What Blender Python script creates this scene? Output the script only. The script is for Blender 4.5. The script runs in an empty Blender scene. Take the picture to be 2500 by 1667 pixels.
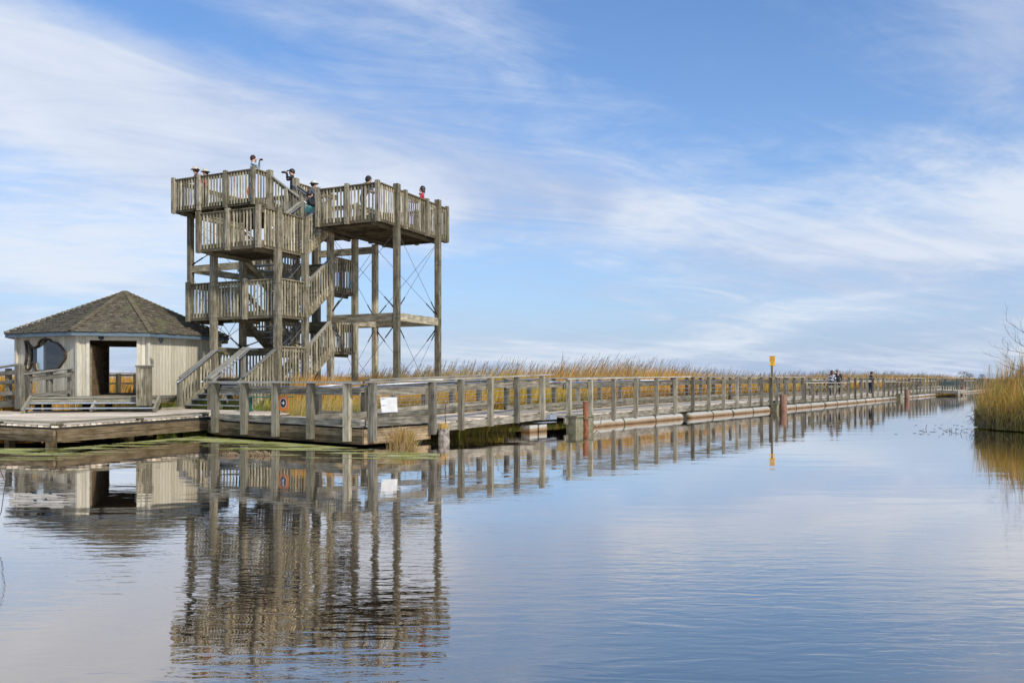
import bpy, math, random
import numpy as np
from mathutils import Vector, Matrix
random.seed(7); rng = np.random.default_rng(11)
SC = bpy.context.scene
COL = SC.collection
F = 1960.0; H = 1.6; CX = 1250.0; HY = 926.0     # focal (px), eye height, horizon row of the 2500x1667 photo
PI = math.pi

def V(*a): return Vector(a)
def at(x, y, Y): return V((x-CX)/F*Y, Y, H-(y-HY)/F*Y)

# ------------------------------------------------------------------ materials
MATS = {}
def new_mat(name):
    m = bpy.data.materials.new(name); m.use_nodes = True
    nt = m.node_tree; nt.nodes.clear()
    out = nt.nodes.new('ShaderNodeOutputMaterial')
    b = nt.nodes.new('ShaderNodeBsdfPrincipled')
    nt.links.new(b.outputs[0], out.inputs[0])
    MATS[name] = m
    return m, nt, b, out
def nd(nt, t, **kw):
    n = nt.nodes.new(t)
    for k, v in kw.items():
        if k in n.inputs.keys(): n.inputs[k].default_value = v
        else: setattr(n, k, v)
    return n
def ramp(nt, stops, src):
    r = nt.nodes.new('ShaderNodeValToRGB')
    e = r.color_ramp.elements
    while len(e) < len(stops): e.new(0.5)
    for i, (p, c) in enumerate(stops):
        e[i].position = p; e[i].color = (c[0], c[1], c[2], 1) if hasattr(c, '__len__') else (c, c, c, 1)
    nt.links.new(src, r.inputs[0]); return r
def mixc(nt, f, a, b, mode='MIX'):
    m = nt.nodes.new('ShaderNodeMix'); m.data_type = 'RGBA'; m.blend_type = mode
    for s, v in ((m.inputs[0], f), (m.inputs[6], a), (m.inputs[7], b)):
        if isinstance(v, (int, float)): s.default_value = v
        elif isinstance(v, tuple): s.default_value = (v[0], v[1], v[2], 1)
        else: nt.links.new(v, s)
    return m.outputs[2]

def wood(name, cols, moss=(0.09, 0.10, 0.035), mossamt=0.35, rough=0.85, zstain=None):
    """grain runs along UV.x ; 'tone' face attribute shifts each board"""
    cols = [(c[0]*.97, c[1]*.95, c[2]*.87) for c in cols]
    m, nt, b, out = new_mat(name)
    uv = nd(nt, 'ShaderNodeUVMap')
    mp = nd(nt, 'ShaderNodeMapping'); mp.inputs['Scale'].default_value = (1.3, 34, 1)
    nt.links.new(uv.outputs[0], mp.inputs[0])
    n1 = nd(nt, 'ShaderNodeTexNoise', Scale=1.0, Detail=5.0, Roughness=0.65, Distortion=0.6)
    nt.links.new(mp.outputs[0], n1.inputs['Vector'])
    mp2 = nd(nt, 'ShaderNodeMapping'); mp2.inputs['Scale'].default_value = (2.2, 5, 1)
    nt.links.new(uv.outputs[0], mp2.inputs[0])
    n2 = nd(nt, 'ShaderNodeTexNoise', Scale=1.2, Detail=4.0, Roughness=0.6)
    nt.links.new(mp2.outputs[0], n2.inputs['Vector'])
    at_ = nd(nt, 'ShaderNodeAttribute', attribute_name='tone')
    a1 = nd(nt, 'ShaderNodeMath', operation='MULTIPLY_ADD'); a1.inputs[1].default_value = 0.62
    nt.links.new(n1.outputs[0], a1.inputs[0])
    a2 = nd(nt, 'ShaderNodeMath', operation='MULTIPLY'); a2.inputs[1].default_value = 0.38
    nt.links.new(n2.outputs[0], a2.inputs[0]); nt.links.new(a2.outputs[0], a1.inputs[2])
    r = ramp(nt, [(0.37, cols[0]), (0.49, cols[1]), (0.61, cols[2])], a1.outputs[0])
    tr = ramp(nt, [(0.0, 0.50), (0.85, 1.22), (1.0, 1.55)], at_.outputs['Fac'])
    c = mixc(nt, 1.0, r.outputs[0], tr.outputs[0], 'MULTIPLY')
    # moss and lichen patches, world scale
    geo = nd(nt, 'ShaderNodeNewGeometry')
    n3 = nd(nt, 'ShaderNodeTexNoise', Scale=1.7, Detail=6.0, Roughness=0.7)
    nt.links.new(geo.outputs['Position'], n3.inputs['Vector'])
    r3 = ramp(nt, [(0.5, 0.0), (0.68, mossamt)], n3.outputs[0])
    c = mixc(nt, r3.outputs[0], c, moss)
    # dark knots / bolt stains
    vo = nd(nt, 'ShaderNodeTexVoronoi', Scale=3.2)
    mp4 = nd(nt, 'ShaderNodeMapping'); mp4.inputs['Scale'].default_value = (1, 2.6, 1)
    nt.links.new(uv.outputs[0], mp4.inputs[0]); nt.links.new(mp4.outputs[0], vo.inputs['Vector'])
    r4 = ramp(nt, [(0.04, 0.75), (0.13, 0.0)], vo.outputs['Distance'])
    c = mixc(nt, r4.outputs[0], c, (0.055, 0.04, 0.028))
    if zstain:
        sp = nd(nt, 'ShaderNodeSeparateXYZ'); nt.links.new(geo.outputs['Position'], sp.inputs[0])
        ad = nd(nt, 'ShaderNodeMath', operation='MULTIPLY_ADD'); ad.inputs[1].default_value = 0.25
        nt.links.new(n3.outputs[0], ad.inputs[0]); nt.links.new(sp.outputs[2], ad.inputs[2])
        mr = nd(nt, 'ShaderNodeMapRange'); mr.inputs[1].default_value = zstain[1]+.12; mr.inputs[2].default_value = zstain[0]+.12
        mr.inputs[4].default_value = zstain[3]
        nt.links.new(ad.outputs[0], mr.inputs[0])
        c = mixc(nt, mr.outputs[0], c, zstain[2])
    nt.links.new(c, b.inputs['Base Color'])
    b.inputs['Roughness'].default_value = rough; b.inputs['Specular IOR Level'].default_value = 0.12
    bm = nd(nt, 'ShaderNodeBump', Strength=0.5, Distance=0.006)
    nt.links.new(n1.outputs[0], bm.inputs['Height']); nt.links.new(bm.outputs[0], b.inputs['Normal'])
    return m

def plain(name, col, rough=0.6, metal=0.0, var=0.25, scale=6.0, bump=0.0, col2=None):
    m, nt, b, out = new_mat(name)
    geo = nd(nt, 'ShaderNodeTexCoord')
    n = nd(nt, 'ShaderNodeTexNoise', Scale=scale, Detail=5.0, Roughness=0.6)
    nt.links.new(geo.outputs['Object'], n.inputs['Vector'])
    c2 = col2 or tuple(x*(1-var) for x in col)
    r = ramp(nt, [(0.35, c2), (0.62, col)], n.outputs[0])
    nt.links.new(r.outputs[0], b.inputs['Base Color'])
    b.inputs['Roughness'].default_value = rough; b.inputs['Metallic'].default_value = metal
    if bump:
        bp = nd(nt, 'ShaderNodeBump', Strength=bump, Distance=0.01)
        nt.links.new(n.outputs[0], bp.inputs['Height']); nt.links.new(bp.outputs[0], b.inputs['Normal'])
    return m

W_TOWER = wood('tower_wood', [(0.065, 0.052, 0.032), (0.225, 0.192, 0.13), (0.42, 0.375, 0.275)], mossamt=0.45)
W_BAL = wood('baluster_wood', [(0.10, 0.083, 0.055), (0.31, 0.272, 0.198), (0.51, 0.465, 0.36)], mossamt=0.4)
W_POST = wood('tower_post_wood', [(0.075, 0.063, 0.043), (0.245, 0.215, 0.16), (0.43, 0.39, 0.315)], mossamt=0.35)
W_DARK = wood('dark_wood', [(0.05, 0.042, 0.028), (0.12, 0.102, 0.072), (0.19, 0.165, 0.12)], mossamt=0.35)  # darker timber for rims, joists, footings and straps
W_GREY = wood('boardwalk_wood', [(0.05, 0.044, 0.036), (0.18, 0.165, 0.138), (0.335, 0.313, 0.272)], mossamt=0.2, moss=(0.13, 0.13, 0.07))
W_FASC = wood('fascia_wood', [(0.075, 0.05, 0.027), (0.215, 0.157, 0.095), (0.35, 0.28, 0.19)], mossamt=0.3, moss=(0.10, 0.08, 0.04))
W_PALE = wood('pale_post_wood', [(0.12, 0.105, 0.078), (0.265, 0.243, 0.19), (0.39, 0.365, 0.30)], mossamt=0.3,
              moss=(0.16, 0.155, 0.07))
W_DECK = wood('deck_boards', [(0.48, 0.39, 0.31), (0.72, 0.615, 0.51), (0.84, 0.74, 0.63)], mossamt=0.12, moss=(0.2, 0.18, 0.13))
W_CAP = wood('cap_wood', [(0.15, 0.142, 0.125), (0.29, 0.275, 0.245), (0.40, 0.385, 0.35)], mossamt=0.08)
STEEL = plain('galvanised_steel', (0.55, 0.58, 0.62), 0.42, 0.75, 0.25, 9)
CABLE = plain('cable_steel', (0.20, 0.20, 0.21), 0.5, 0.6)
IRON = plain('dark_iron', (0.05, 0.05, 0.05), 0.6, 0.5)
BLACKH = plain('void_shade_wood', (0.03, 0.026, 0.02), 0.95)  # near-black colour stands in for shade in gaps below the decks
RUST = plain('rusty_steel', (0.30, 0.11, 0.045), 0.8, 0.1, 0.5, 12, 0.4, col2=(0.15, 0.05, 0.025))
RUST2 = plain('faded_rusty_steel', (0.30, 0.16, 0.10), 0.85, 0.1, 0.4, 14, 0.4, col2=(0.15, 0.085, 0.055))
LICHEN = plain('lichen_block', (0.24, 0.225, 0.15), 0.9, 0, 0.4, 7, 0.4, col2=(0.12, 0.115, 0.06))
FASCIA_BLUE = plain('blue_grey_paint', (0.11, 0.155, 0.19), 0.5, 0, 0.15, 3)
GREENP = plain('green_paint', (0.02, 0.12, 0.085), 0.4, 0, 0.2)
ALGAE = plain('algae', (0.44, 0.44, 0.05), 0.8, 0, 0.35, 3, 0, col2=(0.58, 0.56, 0.30))
SOIL = plain('marsh_soil', (0.24, 0.16, 0.05), 0.95, 0, 0.4, 1.5, col2=(0.12, 0.12, 0.03))
ROPE = plain('rope', (0.22, 0.17, 0.11), 0.9)
BARK = plain('bark', (0.17, 0.155, 0.14), 0.9)
TWIG = plain('twig', (0.06, 0.045, 0.035), 0.9)
WHITEP = plain('white_panel_paint', (0.60, 0.60, 0.585), 0.5, 0, 0.15)
ORANGE = plain('sign_orange', (0.80, 0.22, 0.035), 0.45, 0, 0.12)
BLACK = plain('sign_black', (0.012, 0.012, 0.014), 0.5)
WHITE = plain('sign_white', (0.8, 0.8, 0.8), 0.5, 0, 0.03)
YELLOW = plain('sign_yellow', (0.78, 0.42, 0.02), 0.45, 0, 0.1)
STUMPW = plain('stump_wood', (0.36, 0.32, 0.27), 0.9, 0, 0.6, 9, 0.6, col2=(0.10, 0.08, 0.06))

# pontoon pipe: pale plastic, brown water stain above the waterline, fine ribs
def mk_pontoon():
    m, nt, b, out = new_mat('pontoon_plastic')
    geo = nd(nt, 'ShaderNodeNewGeometry'); sp = nd(nt, 'ShaderNodeSeparateXYZ'); nt.links.new(geo.outputs['Position'], sp.inputs[0])
    n = nd(nt, 'ShaderNodeTexNoise', Scale=2.5, Detail=4.0); nt.links.new(geo.outputs['Position'], n.inputs['Vector'])
    ad = nd(nt, 'ShaderNodeMath', operation='MULTIPLY_ADD'); ad.inputs[1].default_value = 0.09
    nt.links.new(n.outputs[0], ad.inputs[0]); nt.links.new(sp.outputs[2], ad.inputs[2])
    r = ramp(nt, [(0.04, (0.055, 0.035, 0.015)), (0.08, (0.22, 0.12, 0.045)), (0.14, (0.29, 0.215, 0.12)), (0.195, (0.42, 0.405, 0.355))], ad.outputs[0])
    nt.links.new(r.outputs[0], b.inputs['Base Color']); b.inputs['Roughness'].default_value = 0.5
mk_pontoon(); PONT = MATS['pontoon_plastic']

def mk_siding():
    m, nt, b, out = new_mat('cream_siding')
    uv = nd(nt, 'ShaderNodeUVMap'); sp = nd(nt, 'ShaderNodeSeparateXYZ'); nt.links.new(uv.outputs[0], sp.inputs[0])
    mu = nd(nt, 'ShaderNodeMath', operation='MULTIPLY'); mu.inputs[1].default_value = 1/0.13
    nt.links.new(sp.outputs[0], mu.inputs[0])
    fr = nd(nt, 'ShaderNodeMath', operation='FRACT'); nt.links.new(mu.outputs[0], fr.inputs[0])
    fl = nd(nt, 'ShaderNodeMath', operation='FLOOR'); nt.links.new(mu.outputs[0], fl.inputs[0])
    wn = nd(nt, 'ShaderNodeTexWhiteNoise', noise_dimensions='1D'); nt.links.new(fl.outputs[0], wn.inputs['W'])
    base = ramp(nt, [(0, (0.49, 0.44, 0.32)), (1, (0.70, 0.64, 0.49))], wn.outputs[0])
    mp = nd(nt, 'ShaderNodeMapping'); mp.inputs['Scale'].default_value = (14, 1.0, 1); nt.links.new(uv.outputs[0], mp.inputs[0])
    n = nd(nt, 'ShaderNodeTexNoise', Scale=2.0, Detail=5.0, Roughness=.7); nt.links.new(mp.outputs[0], n.inputs['Vector'])
    st = ramp(nt, [(0.35, 0.72), (0.6, 1.0)], n.outputs[0])
    c = mixc(nt, 1.0, base.outputs[0], st.outputs[0], 'MULTIPLY')
    vo = nd(nt, 'ShaderNodeTexVoronoi', Scale=5.0); nt.links.new(uv.outputs[0], vo.inputs['Vector'])
    kn = ramp(nt, [(0.05, 0.6), (0.1, 0)], vo.outputs['Distance'])
    c = mixc(nt, kn.outputs[0], c, (0.25, 0.2, 0.13))
    gr = ramp(nt, [(0.0, 0.30), (0.06, 1), (0.94, 1), (1.0, 0.30)], fr.outputs[0])
    c = mixc(nt, 1.0, c, gr.outputs[0], 'MULTIPLY')
    nt.links.new(c, b.inputs['Base Color']); b.inputs['Roughness'].default_value = .75
    bp = nd(nt, 'ShaderNodeBump', Strength=0.8, Distance=0.012); nt.links.new(gr.outputs[0], bp.inputs['Height']); nt.links.new(bp.outputs[0], b.inputs['Normal'])
mk_siding(); SIDING = MATS['cream_siding']

def mk_shingle():
    m, nt, b, out = new_mat('cedar_shingles')
    uv = nd(nt, 'ShaderNodeUVMap')
    br = nd(nt, 'ShaderNodeTexBrick', Scale=1.0); br.offset = .5
    br.inputs['Color1'].default_value = (0.165, 0.135, 0.09, 1); br.inputs['Color2'].default_value = (0.07, 0.056, 0.035, 1)
    br.inputs['Mortar'].default_value = (0.03, 0.025, 0.016, 1); br.inputs['Mortar Size'].default_value = 0.006
    br.inputs['Brick Width'].default_value = 0.17; br.inputs['Row Height'].default_value = 0.165
    nt.links.new(uv.outputs[0], br.inputs['Vector'])
    n = nd(nt, 'ShaderNodeTexNoise', Scale=9.0, Detail=6.0, Roughness=.7); nt.links.new(uv.outputs[0], n.inputs['Vector'])
    st = ramp(nt, [(0.3, 0.5), (0.65, 1.6)], n.outputs[0])
    c = mixc(nt, 1.0, br.outputs[0], st.outputs[0], 'MULTIPLY')
    n2 = nd(nt, 'ShaderNodeTexNoise', Scale=1.6, Detail=5.0); nt.links.new(uv.outputs[0], n2.inputs['Vector'])
    ms = ramp(nt, [(0.5, 0), (0.7, .6)], n2.outputs[0])
    c = mixc(nt, ms.outputs[0], c, (0.13, 0.14, 0.05))
    nt.links.new(c, b.inputs['Base Color']); b.inputs['Roughness'].default_value = .9
mk_shingle(); SHINGLE = MATS['cedar_shingles']

def mk_foliage():
    m, nt, b, out = new_mat('reed_leaf')
    a = nd(nt, 'ShaderNodeAttribute', attribute_name='col')
    nt.links.new(a.outputs['Color'], b.inputs['Base Color']); b.inputs['Roughness'].default_value = .6
    tr = nd(nt, 'ShaderNodeBsdfTranslucent'); nt.links.new(a.outputs['Color'], tr.inputs[0])
    mx = nd(nt, 'ShaderNodeMixShader'); mx.inputs[0].default_value = .4
    nt.links.new(b.outputs[0], mx.inputs[1]); nt.links.new(tr.outputs[0], mx.inputs[2]); nt.links.new(mx.outputs[0], out.inputs[0])
mk_foliage(); LEAF = MATS['reed_leaf']

def mk_glass():
    m, nt, b, out = new_mat('window_glass')
    t = nd(nt, 'ShaderNodeBsdfTransparent'); t.inputs[0].default_value = (.62, .68, .70, 1)
    g = nd(nt, 'ShaderNodeBsdfGlossy'); g.inputs['Roughness'].default_value = 0.02; g.inputs[0].default_value = (.8, .85, .9, 1)
    mx = nd(nt, 'ShaderNodeMixShader'); mx.inputs[0].default_value = .12
    nt.links.new(t.outputs[0], mx.inputs[1]); nt.links.new(g.outputs[0], mx.inputs[2]); nt.links.new(mx.outputs[0], out.inputs[0])
mk_glass(); GLASS = MATS['window_glass']

def mk_water():
    m, nt, b, out = new_mat('marsh_water')
    geo = nd(nt, 'ShaderNodeNewGeometry')
    def noise(scale, sx, sy, det=3.0, dist=0.0, rot=0.0):
        mp = nd(nt, 'ShaderNodeMapping'); mp.inputs['Scale'].default_value = (sx, sy, 1); mp.inputs['Rotation'].default_value = (0, 0, rot)
        nt.links.new(geo.outputs['Position'], mp.inputs[0])
        n = nd(nt, 'ShaderNodeTexNoise', Scale=scale, Detail=det, Roughness=0.5, Distortion=dist); nt.links.new(mp.outputs[0], n.inputs['Vector']); return n
    n1 = noise(1.0, 2.6, 9.5, 3.0, 0.5, 0.05)      # short wind ripples
    n2 = noise(1.0, 0.35, 1.3, 2.0, 0.3, -0.08)    # slow swell
    pt = noise(1.0, 0.10, 0.22, 2.0)               # calm and breezy patches
    pr = ramp(nt, [(0.38, 0.25), (0.62, 1.0)], pt.outputs[0])
    # calmer beside the decks
    sp = nd(nt, 'ShaderNodeSeparateXYZ'); nt.links.new(geo.outputs['Position'], sp.inputs[0])
    mr = nd(nt, 'ShaderNodeMapRange', interpolation_type='SMOOTHSTEP'); nt.links.new(sp.outputs[1], mr.inputs[0])
    mr.inputs[1].default_value = 5.0; mr.inputs[2].default_value = 12.5; mr.inputs[3].default_value = 1.0; mr.inputs[4].default_value = 0.16
    mu = nd(nt, 'ShaderNodeMath', operation='MULTIPLY'); nt.links.new(pr.outputs[0], mu.inputs[0]); nt.links.new(mr.outputs[0], mu.inputs[1])
    m1 = nd(nt, 'ShaderNodeMath', operation='MULTIPLY'); nt.links.new(n1.outputs[0], m1.inputs[0]); nt.links.new(mu.outputs[0], m1.inputs[1])
    ad = nd(nt, 'ShaderNodeMath', operation='MULTIPLY_ADD'); ad.inputs[1].default_value = 0.9
    nt.links.new(n2.outputs[0], ad.inputs[0]); nt.links.new(m1.outputs[0], ad.inputs[2])
    bp = nd(nt, 'ShaderNodeBump', Strength=1.0, Distance=WAVE); nt.links.new(ad.outputs[0], bp.inputs['Height'])
    gl = nd(nt, 'ShaderNodeBsdfGlossy'); gl.inputs['Roughness'].default_value = 0.012; gl.inputs[0].default_value = (1.0, .91, .83, 1)
    nt.links.new(bp.outputs[0], gl.inputs['Normal'])
    lw = nd(nt, 'ShaderNodeFresnel', IOR=1.9); tr_ = ramp(nt, [(0.16, (1.0, .85, .70)), (0.50, (.99, .96, .94))], lw.outputs[0]); nt.links.new(tr_.outputs[0], gl.inputs[0])   # warm tint painted on steep reflections, mutes the mirrored sky blue
    df = nd(nt, 'ShaderNodeBsdfDiffuse'); df.inputs[0].default_value = (0.018, 0.017, 0.014, 1)
    fr = nd(nt, 'ShaderNodeFresnel', IOR=1.9)
    fm = nd(nt, 'ShaderNodeMapRange'); nt.links.new(fr.outputs[0], fm.inputs[0])
    fm.inputs[1].default_value = 0.1; fm.inputs[2].default_value = 0.6; fm.inputs[3].default_value = 0.54; fm.inputs[4].default_value = 0.93
    mx = nd(nt, 'ShaderNodeMixShader'); nt.links.new(fm.outputs[0], mx.inputs[0])
    nt.links.new(df.outputs[0], mx.inputs[1]); nt.links.new(gl.outputs[0], mx.inputs[2]); nt.links.new(mx.outputs[0], out.inputs[0])
WAVE = 0.0052
mk_water(); WATER = MATS['marsh_water']

# ------------------------------------------------------------------ mesh builder
class MB:
    def __init__(s): s.v = []; s.f = []; s.uv = []; s.t = []; s.m = []; s.mi = 0; s.cuts = []
    def mark(s): s.cuts.append((len(s.v), len(s.f)))
    def split(s, name, mat, parent=None, smooth=False):
        r = []; c = s.cuts+[(len(s.v), len(s.f))]
        for (v0, f0), (v1, f1) in zip(c[:-1], c[1:]):
            if f1 == f0: continue
            m = MB(); m.v = s.v[v0:v1]; m.f = [tuple(i-v0 for i in f) for f in s.f[f0:f1]]; m.uv = s.uv[f0:f1]; m.t = s.t[f0:f1]; m.m = s.m[f0:f1]
            r.append(m.build(name, mat, parent, smooth))
        return r
    def quad(s, idx, uvs, tone):
        s.f.append(idx); s.uv.append(uvs); s.t.append(tone); s.m.append(s.mi)
    def beam(s, p0, p1, w, h, up=V(0, 0, 1), tone=None):
        p0 = Vector(p0); p1 = Vector(p1); d = p1-p0; L = d.length
        if L < 1e-6: return
        s.mark(); d = d/L
        if abs(d.dot(up)) > .999: up = V(TR.x, TR.y, 0)
        sd = up.cross(d).normalized(); u2 = d.cross(sd)
        a = sd*(w/2); b = u2*(h/2); n = len(s.v)
        s.v += [p0-a-b, p0+a-b, p0+a+b, p0-a+b, p1-a-b, p1+a-b, p1+a+b, p1-a+b]
        if tone is None: tone = random.random()
        o = random.uniform(0, 60); q = random.uniform(0, 60)
        for (i, j, k, l, sz) in ((0, 1, 5, 4, w), (1, 2, 6, 5, h), (2, 3, 7, 6, w), (3, 0, 4, 7, h)):
            s.quad((n+i, n+j, n+k, n+l), ((o, q), (o, q+sz), (o+L, q+sz), (o+L, q)), tone); q += sz
        s.quad((n+3, n+2, n+1, n), ((o, q), (o+.05, q), (o+.05, q+h), (o, q+h)), tone*.7)
        s.quad((n+4, n+5, n+6, n+7), ((o, q), (o+.05, q), (o+.05, q+h), (o, q+h)), tone*.7)
    def prism(s, poly, z0, z1, uvdir=V(1, 0, 0), board=None, z0f=None):
        """horizontal slab over polygon; z1 may be a function of (x,y)"""
        n = len(s.v); k = len(poly); fz = (lambda x, y: z1) if not callable(z1) else z1
        th = None if z0 is None else z0
        ud = Vector(uvdir).normalized(); vd = V(-ud.y, ud.x, 0)
        for p in poly: s.v.append(V(p[0], p[1], fz(p[0], p[1])))
        for p in poly: s.v.append(V(p[0], p[1], th if not z0f else fz(p[0], p[1])-z0f))
        P = [V(p[0], p[1], 0) for p in poly]
        s.quad(tuple(range(n, n+k)), tuple((p.dot(ud), p.dot(vd)) for p in P), .5)
        s.quad(tuple(range(n+2*k-1, n+k-1, -1)), tuple((p.dot(ud), p.dot(vd)) for p in reversed(P)), .5)
        for i in range(k):
            j = (i+1) % k; L = (P[j]-P[i]).length
            s.quad((n+i, n+k+i, n+k+j, n+j), ((0, 0), (0, .2), (L, .2), (L, 0)), .5)
    def tube(s, pts, r, n=8, cap=True):
        s.mark(); pts = [Vector(p) for p in pts]; rs = r if hasattr(r, '__len__') else [r]*len(pts)
        base = len(s.v); tone = random.random(); L = 0; rings = []
        for i, p in enumerate(pts):
            d = (pts[min(i+1, len(pts)-1)]-pts[max(i-1, 0)]).normalized()
            up = V(0, 0, 1) if abs(d.z) < .9 else V(1, 0, 0)
            a = d.cross(up).normalized(); b = d.cross(a)
            if i: L += (p-pts[i-1]).length
            rings.append(L)
            for k in range(n):
                t = 2*PI*k/n; s.v.append(p+(a*math.cos(t)+b*math.sin(t))*rs[i])
        for i in range(len(pts)-1):
            for k in range(n):
                k2 = (k+1) % n; A = base+i*n; B = A+n
                s.quad((A+k, B+k, B+k2, A+k2), ((rings[i], k/n), (rings[i+1], k/n), (rings[i+1], (k+1)/n), (rings[i], (k+1)/n)), tone)
        if cap:
            s.quad(tuple(base+k for k in range(n)), tuple((k/n*.1, 0) for k in range(n)), tone)
            e = base+(len(pts)-1)*n
            s.quad(tuple(e+k for k in reversed(range(n))), tuple((k/n*.1, 0) for k in range(n)), tone)
    def ell(s, c, rx, ry, rz, n=10, m=7, rot=0.0):
        base = len(s.v); cr, sr = math.cos(rot), math.sin(rot)
        for i in range(m+1):
            ph = PI*i/m
            for k in range(n):
                t = 2*PI*k/n; x = rx*math.sin(ph)*math.cos(t); y = ry*math.sin(ph)*math.sin(t)
                s.v.append(V(c[0]+x*cr-y*sr, c[1]+x*sr+y*cr, c[2]+rz*math.cos(ph)))
        for i in range(m):
            for k in range(n):
                k2 = (k+1) % n; A = base+i*n; B = A+n
                s.quad((A+k, B+k, B+k2, A+k2), ((0, 0), (0, .1), (.1, .1), (.1, 0)), .5)
    def build(s, name, mats, parent=None, smooth=False):
        if not s.v: return None
        if not isinstance(mats, (list, tuple)): mats = [mats]
        off = parent_origin(parent)
        me = bpy.data.meshes.new(name)
        me.from_pydata([tuple(v-off) for v in s.v], [], s.f)
        uvl = me.uv_layers.new(name='UVMap')
        flat = [c for f in s.uv for p in f for c in p]
        uvl.data.foreach_set('uv', flat)
        at_ = me.attributes.new('tone', 'FLOAT', 'FACE'); at_.data.foreach_set('value', s.t)
        for m in mats: me.materials.append(m)
        me.polygons.foreach_set('material_index', s.m)
        if smooth: me.polygons.foreach_set('use_smooth', [True]*len(s.f))
        me.update()
        o = bpy.data.objects.new(name, me); COL.objects.link(o)
        if parent: o.parent = parent
        elif s.v:
            pass
        return o
def parent_origin(p):
    o = V(0, 0, 0)
    while p is not None: o += p.location; p = p.parent
    return o
def tag(o, label=None, cat=None, group=None, kind=None):
    if label: o['label'] = label
    if cat: o['category'] = cat
    if group: o['group'] = group
    if kind: o['kind'] = kind
    return o
def empty(name, loc, label, cat, group=None):
    o = bpy.data.objects.new(name, None); o.empty_display_size = .2; o.location = Vector(loc); COL.objects.link(o)
    return tag(o, label, cat, group)
def children(o): return list(o.children)

# ------------------------------------------------------------------ frames
KA = V(.597, .802, 0).normalized(); KB = V(-KA.y, KA.x, 0); K0 = V(-3.49, 18.75, 0)
def AB(p, q, z=0): return K0+KA*p+KB*q+V(0, 0, z)
TR = V(.4173, .9088, 0).normalized(); TL = V(-TR.y, TR.x, 0); T0 = V(-8.05, 27.6, 0)
def T(r, l, z=0): return T0+TR*r+TL*l+V(0, 0, z)

# ------------------------------------------------------------------ observation tower
tower = empty('observation_tower', T(2.9, 1.4, 0), 'tall weathered timber lookout tower with zigzag stairs and open railed platforms', 'observation tower')
def tpost(r, l, z1, s=.20, z0=0.0, mat=W_POST):
    m = MB(); m.beam(T(r, l, z0), T(r, l, z1), s, s)
    # steel bolt heads on the faces where beams meet
    b = m
    bb = m; bb.mi = 1
    for z in (z1-.35, z1-.95, 3.8, 3.95, 6.1, 2.6, 4.9):
        if z0+.3 < z < z1:
            for e in (-.05, .05):
                c = T(r-s/2, l+e, z); bb.tube([c, c-TR*.012], .014, 6)
                c = T(r+e, l-s/2, z); bb.tube([c, c-TL*.012], .014, 6)
    return m.build('post', [mat, IRON], tower)
for (r, l, z1) in ((0, 0, 7.50), (1.44, 0, 7.46), (2.9, 0, 7.12), (4.45, 0, 7.12), (2.88, -2.96, 8.65), (5.84, -2.96, 8.67),
                   (5.84, 0, 7.12), (5.84, 2.92, 7.4), (0, 2.92, 6.02), (1.44, 2.92, 6.02), (2.9, 2.92, 9.78), (4.45, 2.92, 9.82),
                   (2.95, 7.15, 8.33), (5.9, 7.15, 8.33), (5.9, 3.1, 8.33)):
    tpost(r, l, z1)

def deck_slab(r0, r1, l0, l1, z, name='deck', along='l', joist=True):
    """floor boards + rim fascia + joists. z = walking surface"""
    m = MB(); n = max(1, int(round((r1-r0)/.145))) if along == 'l' else max(1, int(round((l1-l0)/.145)))
    for i in range(n):
        if along == 'l':
            c = r0+(i+.5)*(r1-r0)/n; m.beam(T(c, l0, z-.02), T(c, l1, z-.02), (r1-r0)/n-.008, .038)
        else:
            c = l0+(i+.5)*(l1-l0)/n; m.beam(T(r0, c, z-.02), T(r1, c, z-.02), (l1-l0)/n-.008, .038)
    o = m.build(name, W_TOWER, tower)
    rim = MB(); t = .045
    rim.beam(T(r0-t/2, l0-t, z-.15), T(r0-t/2, l1+t, z-.15), t, .235)
    rim.beam(T(r1+t/2, l0-t, z-.15), T(r1+t/2, l1+t, z-.15), t, .235)
    rim.beam(T(r0, l0-t/2, z-.15), T(r1, l0-t/2, z-.15), t, .235)
    rim.beam(T(r0, l1+t/2, z-.15), T(r1, l1+t/2, z-.15), t, .235)
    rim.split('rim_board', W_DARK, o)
    if joist:
        j = MB(); k = max(2, int((r1-r0)/.42))
        for i in range(1, k):
            c = r0+i*(r1-r0)/k; j.beam(T(c, l0+.005, z-.14), T(c, l1-.005, z-.14), .045, .18)
        k = max(1, int((l1-l0)/1.5))
        for i in range(k+1):
            c = l0+.3+(l1-l0-.6)*i/k; j.beam(T(r0+.01, c, z-.30), T(r1-.01, c, z-.30), .09, .13)
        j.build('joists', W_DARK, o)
    return o

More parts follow.
